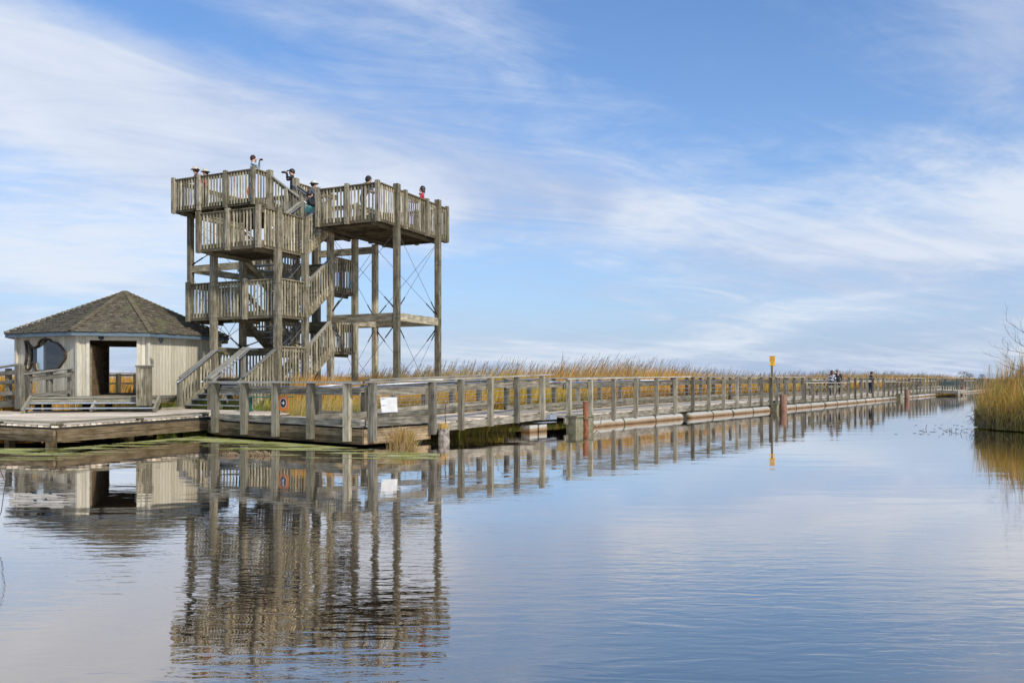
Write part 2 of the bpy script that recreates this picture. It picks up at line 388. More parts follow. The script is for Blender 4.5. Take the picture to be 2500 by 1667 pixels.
def railing(p0, p1, z, out, posts=True, ends=(True, True), step=1.4, hgt=1.07, z2=None, low=.17, ph=.08, name='railing'):
    """baluster railing p0->p1 (T coords). out=outward unit vector. z2: floor height at p1 for sloping flights"""
    A = T(*p0); B = T(*p1); L = (B-A).length; d = (B-A)/L; z2 = z if z2 is None else z2
    sl = abs(z2-z) > .01
    zz = lambda s: z+(z2-z)*s/L
    m = MB(); n = max(2, int(round(L/.150)))
    o_ = out*.045
    for i in range(n):
        s = (i+.5)*L/n+random.uniform(-.006, .006); b = A+d*s+o_
        lo = low+random.uniform(-.012, .012)
        tilt = d*random.uniform(-.006, .006)
        m.beam(b+V(0, 0, zz(s)-lo), b+tilt+V(0, 0, zz(s)+hgt-.03), .056+random.uniform(-.006, .006), .034, up=out)
    ob = m.build(name, W_BAL, tower)
    c = MB()
    c.beam(A+V(0, 0, z+hgt+.0)+out*.02, B+V(0, 0, z2+hgt)+out*.02, .15 if not sl else .13, .04)
    c.build('cap_rail', W_CAP if sl else W_TOWER, ob)
    c = MB()
    c.beam(A+V(0, 0, z+hgt-.09), B+V(0, 0, z2+hgt-.09), .04, .13)
    if sl: c.beam(A+V(0, 0, z+.02), B+V(0, 0, z2+.02), .04, .14)
    if sl: c.beam(A+V(0, 0, z-.14), B+V(0, 0, z2-.14), .05, .24)
    c.split('rail_board', W_TOWER, ob)
    if posts:
        k = max(1, int(round(L/step)))
        for i in range(k+1):
            if (i == 0 and not ends[0]) or (i == k and not ends[1]): continue
            s = L*i/k; b = A+d*s+out*.085
            pm = MB(); pm.beam(b+V(0, 0, zz(s)-.29), b+V(0, 0, zz(s)+hgt+ph), .14, .14)
            bb = pm; bb.mi = 1
            for zb in (-.2, -.08, hgt-.08):
                q = b+out*.07+V(0, 0, zz(s)+zb); bb.tube([q, q+out*.012], .014, 6)
            pm.build('rail_post', [W_POST, IRON], ob)
    return ob

def flight(axis, a0, z0, a1, z1, c0, c1, name='stair_flight', tread=STEEL, stringer=W_TOWER):
    """stairs from (a0,z0) to (a1,z1). axis 'r': a=r and lanes c=l ; axis 'l': a=l, c=r"""
    P = (lambda a, c, z: T(a, c, z)) if axis == 'r' else (lambda a, c, z: T(c, a, z))
    n = max(2, int(round(abs(z1-z0)/.185))); root = MB()
    for c in (c0+.03, c1-.03) + (((c0+c1)/2,) if abs(c1-c0) > 2 else ()):
        root.beam(P(a0, c, z0-.13), P(a1, c, z1-.16), .05, .26)
    o = empty(name, P(a0, (c0+c1)/2, 0)-tower.location, None, None); o.parent = tower
    root.split('stringer', stringer, o)
    tr = MB(); rs = MB()
    for i in range(1, n):
        a = a0+(a1-a0)*(i-.25)/n; z = z0+(z1-z0)*i/n; da = (a1-a0)/n
        lo, hi = min(c0, c1)+.06, max(c0, c1)-.06
        tr.beam(P(a+da*.35, lo, z-.02), P(a+da*.35, hi, z-.02), .27, .04)
    tr.split('tread', tread, o)
    return o

zL1, zE1, zL2, zE2, zM, zR, zU = 1.66, 2.83, 4.0, 5.15, 6.3, 7.4, 8.6
nR = -TR; nL = -TL     # outward directions of the two camera-side faces
# level 1 landing
deck_slab(.0, 1.44, .1, 2.9, zL1, 'landing')
railing((.05, .0), (1.40, .0), zL1, nL, posts=False)
railing((.0, 2.92), (1.4, 2.92), zL1, TL, posts=False)
railing((1.46, 1.5), (1.46, 2.85), zL1, TR, posts=False)
# E-F landings
for z in (zE1, zE2):
    deck_slab(2.95, 4.45, .05, 2.9, z, 'landing')
    railing((3.0, -.02), (4.36, -.02), z, nL, posts=False)
    railing((4.45, .05), (4.45, 2.85), z, TR, posts=False)
    railing((3.0, 2.92), (4.4, 2.92), z, TL, posts=False)
# level 2 platform
deck_slab(.12, 1.44, .05, 4.2, zL2, 'platform')
railing((.12, .1), (.12, 1.5), zL2, nR, posts=False)
railing((.12, 1.5), (.12, 2.85), zL2, nR, step=3, ends=(True, False))
railing((.12, 2.98), (.12, 4.2), zL2, nR, step=3, ends=(False, True))
railing((.1, .02), (1.40, .02), zL2, nL, posts=False)
railing((.12, 4.22), (1.44, 4.22), zL2, TL, step=3, ends=(False, True))
railing((1.46, 2.95), (1.46, 4.2), zL2, TR, posts=False)
# level M platform
deck_slab(-.73, 1.44, .1, 2.82, zM, 'platform', along='r')
railing((-.73, .12), (-.73, 2.82), zM, nR, step=1.36)
railing((-.70, .06), (1.38, .06), zM, nL, posts=False)
railing((-.70, 2.84), (1.40, 2.84), zM, TL, step=1.4, ends=(False, True))
# R platform
deck_slab(1.86, 6.55, -2.88, -.12, zR, 'platform')
railing((1.86, -2.88), (1.86, -.30), zR, nR, step=1.3)
railing((1.90, -2.88), (6.55, -2.88), zR, nL, step=1.52, ends=(False, True))
railing((6.55, -2.85), (6.55, -.15), zR, TR, step=1.3)
railing((4.5, -.1), (6.5, -.1), zR, TL, step=1.2)
railing((1.95, -.28), (2.9, -.28), zR, TL, posts=False)
deck_slab(2.98, 4.45, -.06, 1.4, zR, 'landing')
railing((4.45, .0), (4.45, 1.4), zR, TR, posts=False)
# U platform
deck_slab(2.2, 6.2, 3.02, 7.2, zU, 'platform', along='r')
railing((2.2, 3.05), (2.2, 7.2), zU, nR, step=1.39)
railing((2.25, 3.02), (2.85, 3.02), zU, nL, posts=False)
railing((2.25, 7.2), (6.2, 7.2), zU, TL, step=1.33, ends=(False, True))
railing((6.2, 3.05), (6.2, 7.15), zU, TR, step=1.37)
railing((4.5, 3.02), (6.15, 3.02), zU, nL, step=1.6)
# flights
def lane_rails(axis, a0, z0, a1, z1, c, out):
    if axis == 'r': railing((a0, c), (a1, c), z0, out, posts=False, z2=z1, low=.2)
    else: railing((c, a0), (c, a1), z0, out, posts=False, z2=z1, low=.2)
for z0, z1 in ((zL1, zE1), (zL2, zE2), (zM, zR)):
    flight('r', 1.42, z0, 3.0, z1, .08, 1.38)
    lane_rails('r', 1.5, z0+.03, 2.85, z1-.1, -.01, nL)
    lane_rails('r', 1.5, z0+.03, 2.85, z1-.1, 1.41, TL)
for z0, z1 in ((zE1, zL2), (zE2, zM)):
    flight('r', 3.0, z0, 1.42, z1, 1.5, 2.86)
    lane_rails('r', 2.9, z0+.03, 1.5, z1-.1, 1.47, nL)
    lane_rails('r', 2.9, z0+.03, 1.5, z1-.1, 2.9, TL)
flight('l', 1.38, zR, 3.05, zU, 3.0, 4.4)
lane_rails('l', 1.4, zR+.05, 2.85, zU-.1, 2.96, nR)
lane_rails('l', 1.4, zR+.05, 2.9, zU-.1, 4.43, TR)
# short newel posts of the top flight
for (r, l, z0, z1) in ((2.93, 1.4, 7.3, 8.6), (2.93, 2.1, 7.55, 8.98)):
    m = MB(); m.beam(T(r, l, z0), T(r, l, z1), .14, .14); m.build('rail_post', W_POST, tower)
# entry stair: two lanes, rises along +r from the deck
DZ = .57
es = flight('r', -1.72, DZ, .02, zL1, .12, 2.78, 'entry_stair', stringer=W_PALE)
lane_rails('r', -1.6, DZ+.02, .0, zL1-.05, .07, nL)
lane_rails('r', -1.6, DZ+.02, .0, zL1-.05, 2.83, TL)
for l in (.07, 1.45, 2.83):
    m = MB(); m.beam(T(-1.62, l, DZ-.35), T(-1.62, l, DZ+1.02), .14, .14); m.build('newel_post', W_PALE, tower)
m = MB(); m.beam(T(-1.75, 1.45, DZ+1.05), T(.05, 1.45, zL1+1.06), .30, .04); m.beam(T(-.1, 1.45, zL1-.2), T(-.1, 1.45, zL1+1.0), .13, .13); m.build('stair_rail', W_CAP, tower)
hr = MB()
for l in (.16, 1.24, 1.66, 2.74):
    hr.tube([T(-1.85, l, DZ+.93), T(-1.7, l, DZ+.97), T(-.02, l, zL1+.99), T(.4, l, zL1+.99)], .024, 8)
hr.split('handrail', STEEL, tower, True)
hr = MB()
for z0, z1 in ((zL1, zE1), (zL2, zE2), (zM, zR)):
    for l in (.08, 1.34): hr.tube([T(1.4, l, z0+.95), T(2.95, l, z1+.93)], .022, 8)
for z0, z1 in ((zE1, zL2), (zE2, zM)):
    for l in (1.54, 2.84): hr.tube([T(2.95, l, z0+.95), T(1.4, l, z1+.93)], .022, 8)
for r in (3.08, 4.32): hr.tube([T(r, 1.2, zR+.93), T(r, 3.0, zU+.95)], .022, 8)
hr.split('handrail', STEEL, tower, True)
# tie beams
def tbeam(a, b, z, w=.09, h=.28, mat=W_TOWER, name='tie_beam'):
    m = MB(); m.beam(T(a[0], a[1], z), T(b[0], b[1], z), w, h); return m.build(name, mat, tower)
sq = [(2.88, -2.96), (5.84, -2.96), (5.84, 0), (2.9, 0)]
for i in range(4):
    a, b = Vector(sq[i]), Vector(sq[(i+1) % 4]); d = (b-a).normalized()*.10
    for off in (0,):
        tbeam(a+d, b-d, 3.86, .14, .29, W_POST)
for a, b, z in (((2.95, 7.05), (2.9, 3.02), 6.15), ((3.05, 7.15), (5.8, 7.15), 6.15), ((5.9, 7.05), (5.9, 3.2), 6.15),
                ((.1, 2.92), (1.34, 2.92), 2.62), ((1.44, 2.82), (1.44, .1), 2.62), ((1.54, 2.92), (2.8, 2.92), 3.35),
                ((4.45, .1), (4.45, 2.82), 3.6), ((4.45, .1), (4.45, 2.82), 6.0), ((4.55, 2.92), (5.74, 2.92), 4.9),
                ((1.54, 2.92), (2.8, 2.92), 5.7), ((5.84, .1), (5.84, 2.82), 3.86), ((5.84, .1), (5.84, 2.82), 6.9),
                ((4.55, 0), (5.74, 0), 3.86)):
    tbeam(a, b, z)
def cable(a, za, b, zb, r=.008, tbk=True):
    A = T(a[0], a[1], za); B = T(b[0], b[1], zb); m = MB(); m.tube([A, B], r, 6); o = m.build('brace_cable', CABLE, tower)
    d = (B-A).normalized(); k = MB()
    k.tube([B-d*.12, B-d*.75], .022, 6); k.tube([B, B-d*.28], .034, 6); k.build('turnbuckle', IRON, o)
for i in range(4):
    a, b = sq[i], sq[(i+1) % 4]
    cable(a, 7.0, b, 4.08); cable(b, 7.0, a, 4.08); cable(a, .3, b, 3.68); cable(b, .3, a, 3.68)
for a, b, zs in (((0, 2.92), (1.44, 2.92), ((5.9, 4.2), (3.6, 2.75))), ((0, 0), (1.44, 0), ((5.9, 4.6), (3.6, 2.3))),
                 ((1.44, 0), (1.44, 2.92), ((5.9, 4.2), (3.6, 2.8))), ((2.9, 2.92), (2.95, 7.15), ((8.1, 6.3), (5.9, 1.0))),
                 ((2.95, 7.15), (5.9, 7.15), ((8.1, 6.3), (5.9, 1.0)))):
    for hi, lo in zs:
        cable(a, hi, b, lo, .010); cable(b, hi, a, lo, .010)
# concrete footings? posts stand in the marsh soil

# ------------------------------------------------------------------ pavilion
PC = V(-14.7, 30.5, 0); ANG = [271.5, 307.5, 361.5, 397.5, 451.5, 487.5, 541.5, 577.5]
def pv(R, i, z): a = math.radians(ANG[i % 8]); return PC+V(R*math.cos(a), R*math.sin(a), z)
pav = empty('pavilion', PC, 'low octagonal cream pavilion with brown cedar shingle roof, open doorway and fish shaped window', 'pavilion')
FZ = 1.04; EZ = 3.12; RW = 3.5; RE = 3.85; AZ = 4.90
from mathutils.geometry import delaunay_2d_cdt
def inside(p, poly):
    c = False; n = len(poly)
    for a in range(n):
        x0, y0 = poly[a]; x1, y1 = poly[a-1]
        if (y0 > p[1]) != (y1 > p[1]) and p[0] < (x1-x0)*(p[1]-y0)/(y1-y0)+x0: c = not c
    return c
def fill2d(loops):
    vs = []; es = []
    for lp in loops:
        b = len(vs); vs += [Vector(p) for p in lp]; es += [(b+k, b+(k+1) % len(lp)) for k in range(len(lp))]
    co, _, fs, _, _, _ = delaunay_2d_cdt(vs, es, [], 0, 1e-6)
    out_ = []
    for f in fs:
        c = sum((co[q] for q in f), Vector((0, 0)))/len(f)
        if inside(c, loops[0]) and not any(inside(c, h) for h in loops[1:]): out_.append(tuple(f))
    return co, out_
def wall_panel(i, holes, name='wall', zb=FZ, zt=EZ-.02):
    A = pv(RW, i, 0); B = pv(RW, i+1, 0); L = (B-A).length; d = (B-A)/L; nrm = V(d.y, -d.x, 0)
    if nrm.dot(A+B-2*PC) < 0: nrm = -nrm
    def skin(off, mat, nm, par, flip):
        loops = [[(0, zb), (L, zb), (L, zt), (0, zt)]]+holes
        m = MB(); co, tris = fill2d(loops)
        m.v = [A+d*c.x+nrm*off+V(0, 0, c.y) for c in co]
        for f in tris: m.quad(tuple(f), tuple((co[q].x+i*3.3, co[q].y) for q in f), .5)
        if not flip:
            for lp in holes:   # reveal
                n0 = len(m.v)
                for p in lp: m.v.append(A+d*p[0]+V(0, 0, p[1]))
                for p in lp: m.v.append(A+d*p[0]-nrm*.13+V(0, 0, p[1]))
                k = len(lp)
                for q in range(k):
                    w = (q+1) % k; m.quad((n0+q, n0+w, n0+k+w, n0+k+q), ((0, 0), (.1, 0), (.1, .1), (0, .1)), .5)
        return m.build(nm, mat, par)
    o = skin(0, SIDING, name, pav, False); skin(-.13, W_FASC, 'inner_lining', o, True)
    return o, A, d, nrm, L
def ray_on(i, x, y, R=RW, off=0):
    """where the sight line of photo pixel (x,y) meets wall i: local (along, z)"""
    A = pv(R, i, 0); B = pv(R, i+1, 0); d = (B-A).normalized(); n = V(d.y, -d.x, 0)
    u = (x-CX)/F; k = A.dot(n)/(u*n.x+n.y); P = V(u*k, k, 0)
    return ((P-A).dot(d), H-(y-HY)/F*k)
def rect(i, x0, x1, zt, zb):
    a0 = ray_on(i, x0, 900)[0]; a1 = ray_on(i, x1, 900)[0]; a0, a1 = max(.13, min(a0, a1)), max(a0, a1); a1 = min(a1, (pv(RW, i+1, 0)-pv(RW, i, 0)).length-.13)
    return [(a0, zb), (a1, zb), (a1, zt), (a0, zt)]
zt_door = ray_on(0, 275, 831)[1]
door = rect(0, 219, 334, zt_door, FZ+.005)
fishpx = [(247,545),(262,548),(290,585),(318,612),(345,600),(370,585),(374,560),(395,535),(430,525),(470,530),(495,550),(540,562),(575,590),(605,630),(625,680),(622,705),(600,740),(575,775),(550,800),(520,805),(470,815),(400,822),(370,828),(345,818),(332,790),(330,755),(315,745),(300,770),(290,800),(265,815),(247,805),(243,770),(258,720),(262,660),(255,600)]
fish = [ray_on(7, x/3.825, 690+y/3.825) for x, y in fishpx]
zt_b = ray_on(4, 295, 847)[1]
back = rect(4, 258, 337, zt_b, FZ+.005)
zb1 = ray_on(5, 92, 905)[1]; zt1 = ray_on(5, 92, 790)[1]
bwin = rect(5, 83, 106, zt1, zb1)
W = {}
for i in range(8):
    holes = {0: [door], 7: [fish], 4: [back], 5: [bwin]}.get(i, [])
    W[i] = wall_panel(i, holes)
# fish window frame and glass
_, A, d, nr, L = W[7]
fm = MB(); ring = [A+d*p[0]+nr*.03+V(0, 0, p[1]) for p in fish]; n = len(ring)
cen = sum(ring, V(0, 0, 0))/n
for k in range(n):
    fm.beam(ring[k]-(ring[(k+1) % n]-ring[k])*.08, ring[(k+1) % n]+(ring[(k+1) % n]-ring[k])*.08, .045, .09, up=nr)
fo = fm.build('fish_window_frame', plain('dark_frame_wood', (.07, .045, .03), .7), pav); fo['label'] = 'dark brown fish shaped window frame'
co_f, tr_f = fill2d([[tuple(p) for p in fish]])
gm = MB(); gm.v = [A+d*c.x-nr*.05+V(0, 0, c.y) for c in co_f]
for f in tr_f: gm.quad(tuple(f), tuple((0, 0) for _ in f), .5)
gm.build('glass', GLASS, fo)
# corner trims, base beams
m = MB()
for i in range(8):
    a = pv(RW+.025, i, FZ-.05); b = pv(RW+.025, i, EZ-.03)
    m.beam(a, b, .10, .10)
CTRIM = plain('cream_trim', (.58, .535, .42), .7, 0, .15, 5); m.split('corner_trim', CTRIM, pav)
m = MB()
for i in range(8): m.beam(pv(RW+.02, i, FZ-.13), pv(RW+.02, i+1, FZ-.13), .10, .23)
m.split('base_beam', W_GREY, pav)
m = MB()
for i in range(8): m.beam(pv(RW-.6, i, .0), pv(RW-.6, i, FZ-.15), .2, .2)
m.split('footing_post', W_DARK, pav)
m = MB(); m.prism([tuple(pv(RW-.02, i, 0))[:2] for i in range(8)], FZ-.12, FZ-.0); m.build('floor', W_FASC, pav)
m = MB(); m.prism([tuple(pv(RW-.02, i, 0))[:2] for i in range(8)], EZ-.06, EZ-.02); m.build('ceiling', W_FASC, pav)
# door trim
_, A, d, nr, L = W[0]
m = MB(); a0, a1 = door[0][0], door[1][0]
P = lambda a, z, o=.02: A+d*a+nr*o+V(0, 0, z)
m.beam(P(a0-.05, FZ), P(a0-.05, zt_door), .05, .10, up=d); m.beam(P(a1+.05, FZ), P(a1+.05, zt_door), .05, .10, up=d)
m.beam(P(a0-.10, zt_door+.06), P(a1+.10, zt_door+.06), .05, .12); m.split('door_trim', CTRIM, pav)
# doorway inner partition (brown) seen on the left of the opening
q0 = P(a0+.02, 0, -.15); m = MB(); e = at(252, 900, 30.4); e.z = 0
m.beam(V(q0.x, q0.y, 1.9), V(e.x, e.y, 1.9), .05, 1.70); m.build('door_leaf', W_FASC, pav)
# eave fascia + soffit
m = MB()
for i in range(8):
    m.beam(pv(RE, i, EZ+.0)+(pv(RE, i, 0)-pv(RE, i+1, 0)).normalized()*.02, pv(RE, i+1, EZ+.0), .03, .125)
m.split('eave_fascia', FASCIA_BLUE, pav)
m = MB()
for i in range(8):
    n0 = len(m.v); m.v += [pv(RE-.02, i, EZ-.05), pv(RE-.02, i+1, EZ-.05), pv(RW-.1, i+1, EZ-.05), pv(RW-.1, i, EZ-.05)]
    m.quad((n0, n0+1, n0+2, n0+3), ((0, 0), (1, 0), (1, 1), (0, 1)), .5)
m.build('soffit', FASCIA_BLUE, pav)
# roof in courses of shingles
NR = 21; rb = MB(); ze = EZ+.07
for i in range(8):
    for k in range(NR):
        f0 = k/NR; f1 = (k+1)/NR
        def rp(f, j, up): R = (RE+.05)*(1-f)+.02*f; return pv(R, i+j, ze+(AZ-ze)*f+up)
        a, b = rp(f0, 0, .042), rp(f0, 1, .042); c, d2 = rp(min(1, f1+.004), 1, .004), rp(min(1, f1+.004), 0, .004)
        a0_, b0_ = rp(f0, 0, -.01), rp(f0, 1, -.01)
        # jitter the butt line: subdivide along the eave into shingles of uneven reach
        w = (b-a).length; ns = max(1, int(w/.17)); off = (k*.37) % 1*.17
        for s_ in range(ns):
            t0 = s_/ns; t1 = (s_+1)/ns; up = random.uniform(0, .012); ex = random.uniform(-.012, .02)
            dn = (a.lerp(b, .5)-c.lerp(d2, .5)).normalized()*ex
            n0 = len(rb.v)
            p0 = a.lerp(b, t0)+dn+V(0, 0, up); p1 = a.lerp(b, t1)+dn+V(0, 0, up); p2 = d2.lerp(c, t1); p3 = d2.lerp(c, t0)
            p4 = a0_.lerp(b0_, t0)+dn; p5 = a0_.lerp(b0_, t1)+dn
            rb.v += [p0, p1, p2, p3, p4, p5]
            uu = i*7+t0*w+off; ww = w/ns; tn = random.random(); vv = k*.165
            rb.quad((n0, n0+1, n0+2, n0+3), ((uu, vv+.01), (uu+ww, vv+.01), (uu+ww, vv+.155), (uu, vv+.155)), tn)
            rb.quad((n0+4, n0+5, n0+1, n0), ((uu, vv), (uu+ww, vv), (uu+ww, vv+.01), (uu, vv+.01)), tn)
roof = rb.build('roof', SHINGLE, pav)
hp = MB()
for i in range(8):
    for k in range(24):
        f0 = k/24; f1 = (k+1.15)/24
        a = pv((RE+.06)*(1-f0)+.0*f0, i, ze+(AZ-ze)*f0+.055); b = pv((RE+.06)*(1-min(1, f1)), i, ze+(AZ-ze)*min(1, f1)+.03)
        hp.beam(a+V(0, 0, .012), b+V(0, 0, .012), .18, .04, tone=random.uniform(.5, .9))
hp.build('hip_caps', wood('hip_cap_shingle', [(.075, .06, .038), (.15, .125, .085), (.23, .195, .14)]), roof)
# bracket lamps under the eave
m = MB()
for x, yy in ((247, 823), (393, 829)):
    c = at(x, yy, 27.1); m.beam(c+V(-.06, 0, 0), c+V(.06, 0, 0), .12, .13); m.tube([c+V(0, 0, -.06), c+V(0, 0, -.12)], .03, 8)
m.build('eave_lamp', IRON, pav)

# ------------------------------------------------------------------ left deck and steps
P3 = V(-16.5, 21.6, 0); P2 = V(-10.57, 18.6, 0); P1 = V(-8.74, 23.15, 0); P0 = V(-8.15, 22.2, 0)
def dz(x, y): return .52+.07*min(1, max(0, (y-18.5)/7.0))
deckroot = empty('plank_deck', V(-12, 24, 0), 'broad pale plank deck at water level in front of the pavilion', 'deck')
poly = [P3, P2, P1, P0, AB(2.5, 5.9), T(-1.36, -.6), T(-1.36, 3.3), V(-12.4, 26.6, 0), V(-16.8, 25.6, 0), V(-22, 26, 0), V(-22, 24.4, 0)]
# planks run parallel to the pavilion front; clip polygon by scan lines
ud = V(.985, .17, 0).normalized(); vd = V(-ud.y, ud.x, 0)
def clip_planks(poly, ud, vd, w, zf, m, thick=.04, gap=.008):
    pts = [(p.dot(ud), p.dot(vd)) for p in poly]; lo = min(p[1] for p in pts); hi = max(p[1] for p in pts)
    y = lo
    while y < hi:
        yc = min(y+w/2, hi-.001); xs = []
        for i in range(len(pts)):
            a, b = pts[i], pts[(i+1) % len(pts)]
            if (a[1]-yc)*(b[1]-yc) < 0: xs.append(a[0]+(b[0]-a[0])*(yc-a[1])/(b[1]-a[1]))
        xs.sort()
        for k in range(0, len(xs)-1, 2):
            x = xs[k]
            while x < xs[k+1]-.01:
                e = min(xs[k+1], x+random.uniform(3.2, 4.8))
                if xs[k+1]-e < .5: e = xs[k+1]
                A = ud*x+vd*yc; B = ud*(e-.006)+vd*yc
                A.z = zf(A.x, A.y)-thick/2; B.z = zf(B.x, B.y)-thick/2
                m.beam(A, B, w-gap, thick); x = e
        y += w
m = MB(); clip_planks(poly, ud, vd, .145, dz, m); m.build('planks', W_DECK, deckroot)
m = MB(); m.prism([tuple(p)[:2] for p in poly], None, lambda x, y: dz(x, y)-.045, z0f=.12); m.build('underdeck_shade', BLACKH, deckroot)  # black slab under the planks, added as painted shade
def fascia(A, B, zt, zb, out, root, name='fascia_board', rows=2, mat=None):
    m = MB(); hh = (zt(A)-zb-.06)/rows
    for k in range(rows):
        a = A+out*.03; b = B+out*.03
        za = zb+hh*(k+.5)
        m.beam(V(a.x, a.y, za), V(b.x, b.y, za), .05, hh-.008)
    m.split(name, mat or W_FASC, root)
zb_ = .14
for A, B in ((P3, P2), (P2, P1), (P1, P0)):
    d = (B-A).normalized(); out = V(d.y, -d.x, 0)
    zt = lambda p: dz(p.x, p.y)+.0
    fascia(A, B, lambda p: .50, zb_ if A != P1 else .08, out, deckroot)
    # kerb timber on small blocks
    kb = MB(); k2 = MB(); L = (B-A).length; n = max(1, int(L/1.9))
    za, zb2 = dz(A.x, A.y), dz(B.x, B.y)
    if L > 1.5:
        kb.beam(A+V(0, 0, za+.07)-out*.03, B+V(0, 0, zb2+.07)-out*.03, .10, .05)
        for q in range(n+1):
            s = min(L-.1, max(.1, L*q/n)); c = A+d*s-out*.03; zc = za+(zb2-za)*s/L
            k2.beam(V(c.x, c.y, zc+.02)-d*.09, V(c.x, c.y, zc+.02)+d*.09, .095, .045)
        kb.build('kerb_timber', W_PALE, deckroot); k2.split('kerb_block', W_DARK, deckroot)
m = MB()
for px, Y in ((24, 20.0), (125, 18.9)):
    c = at(px, 1090, Y); m.beam(V(c.x, c.y, -.3), V(c.x, c.y, .40), .17, .17)
c = (P2+P1)*.5+V(-.4, .2, 0); m.beam(V(c.x, c.y, -.3), V(c.x, c.y, .4), .17, .17)
m.split('support_pile', plain('stained_pile', (0.40, 0.28, 0.12), .8, 0, .4, 6, .3), deckroot)
# rear kerb strips right of the steps
m = MB(); A = at(340, 0, 26.4); B = at(447, 0, 26.9)
m.beam(V(A.x, A.y, .62), V(B.x, B.y, .64), .1, .08); m.build('kerb_timber', W_PALE, deckroot)
# steps
sroot = empty('entrance_steps', at(190, 0, 24.5)*1.0, 'wide low wooden steps with grey metal treads leading up to the pavilion doorway', 'steps')
sroot.location.z = 0
su = V(.985, .17, 0).normalized(); sv = V(-su.y, su.x, 0)
SA = at(57, 0, 24.15); SA.z = 0; SB_len = 3.72
def sp_(a, b, z): return SA+su*a+sv*b+V(0, 0, z)
m = MB()
for k in range(1): pass
for i, (b, z) in enumerate(((.12, .74), (.42, .89))): m.beam(sp_(.06, b, z-.02), sp_(SB_len-.06, b, z-.02), .27, .04)
m.split('tread', STEEL, sroot)
m = MB()
for k in range(16): m.beam(sp_(.0, .66+k*.145, FZ-.02), sp_(SB_len, .66+k*.145, FZ-.02), .137, .04)
m.build('landing_boards', W_GREY, sroot)
m = MB(); m.beam(sp_(0, .57, FZ-.12), sp_(SB_len, .57, FZ-.12), .04, .17)
m.beam(sp_(0, .56, FZ-.005), sp_(SB_len, .56, FZ-.005), .10, .035); m.build('riser', W_PALE, sroot)
m = MB()
for a in (.0, SB_len-.0): m.beam(sp_(a, -.05, .60), sp_(a, .58, FZ-.04), .07, .24)
m.beam(sp_(SB_len*.5, .1, .62), sp_(SB_len*.5, .55, .86), .07, .2); m.split('stringer', W_PALE, sroot)
# rails by the pavilion
def railrun(name, label, pts, caps, boards, posts, mat=W_GREY, group='weathered rail fences beside the pavilion ramp'):
    c = sum((p[0] for p in posts), V(0, 0, 0))/len(posts); c.z = 0
    r = empty(name, c, label, 'railing', group)
    for A, B, w, h, nm in caps+boards:
        m = MB(); m.beam(A, B, w, h); m.build(nm, mat if nm != 'cap_rail' else W_CAP, r)
    for p, zt, s in posts:
        m = MB(); m.beam(V(p.x, p.y, p.z), V(p.x, p.y, zt), s, s); m.build('rail_post', mat, r)
    return r
Yr = 25.3
def pz(x, y, Y=Yr): return at(x, y, Y)
railrun('ramp_railing', 'sagging grey rail fence with wire mesh below the fish window', None,
        [(pz(55, 914), pz(181, 898, 25.1), .16, .05, 'cap_rail')],
        [(pz(57, 927), pz(176, 914, 25.1), .05, .14, 'rail_board'), (pz(57, 968), pz(172, 956, 25.1), .05, .12, 'rail_board')],
        [(pz(70, 972), 1.85, .15), (pz(121, 966), 1.90, .15), (pz(173, 975), 1.96, .14)])
railrun('ramp_railing', 'grey rail fence running off the left edge beside the pavilion', None,
        [(pz(-40, 903, 25.9), pz(48, 889, 25.4), .16, .05, 'cap_rail')],
        [(pz(-40, 918, 25.9), pz(44, 907, 25.4), .05, .14, 'rail_board'), (pz(-40, 939, 25.9), pz(44, 930, 25.4), .05, .11, 'rail_board'),
         (pz(-40, 965, 25.9), pz(44, 958, 25.4), .05, .12, 'rail_board'), (pz(-40, 990, 25.9), pz(44, 983, 25.4), .05, .22, 'rail_board')],
        [(pz(48, 998, 25.2), 2.05, .2), (pz(21, 985, 25.7), 1.95, .14), (pz(-20, 985, 25.8), 1.93, .14)])
bp_ = empty('rail_bollard', at(353, 0, 24.9), 'stout boxed rail post cluster right of the pavilion steps', 'post'); bp_.location.z = 0
for x in (343, 352, 361):
    m = MB(); a = at(x, 990, 24.9+.0*(x-343)); m.beam(a, V(a.x, a.y, 1.98), .135, .3 if x != 352 else .22, up=V(0, 1, 0)); m.build('post', W_POST, bp_)
m = MB(); a = at(336, 0, 24.9); b = at(369, 0, 24.9); m.beam(V(a.x, a.y, 2.01), V(b.x, b.y, 2.01), .36, .05); m.build('cap', W_CAP, bp_)
# rear rail seen through the doorway
Yb = 36.5
railrun('ramp_railing', 'dark rail fence on the far side of the pavilion seen through the doorway', None,
        [(pz(200, 911, Yb), pz(420, 911, Yb), .16, .05, 'cap_rail')],
        [(pz(200, 916, Yb), pz(420, 916, Yb), .05, .09, 'rail_board'), (pz(200, 936, Yb), pz(420, 936, Yb), .05, .08, 'rail_board'),
         (pz(200, 962, Yb), pz(420, 962, Yb), .05, .10, 'rail_board')],
        [(pz(289, 975, Yb), 1.85, .16), (pz(332, 975, Yb), 1.85, .16), (pz(240, 975, Yb), 1.85, .16), (pz(380, 975, Yb), 1.85, .16)], mat=W_DARK, group='rail fences behind the pavilion')

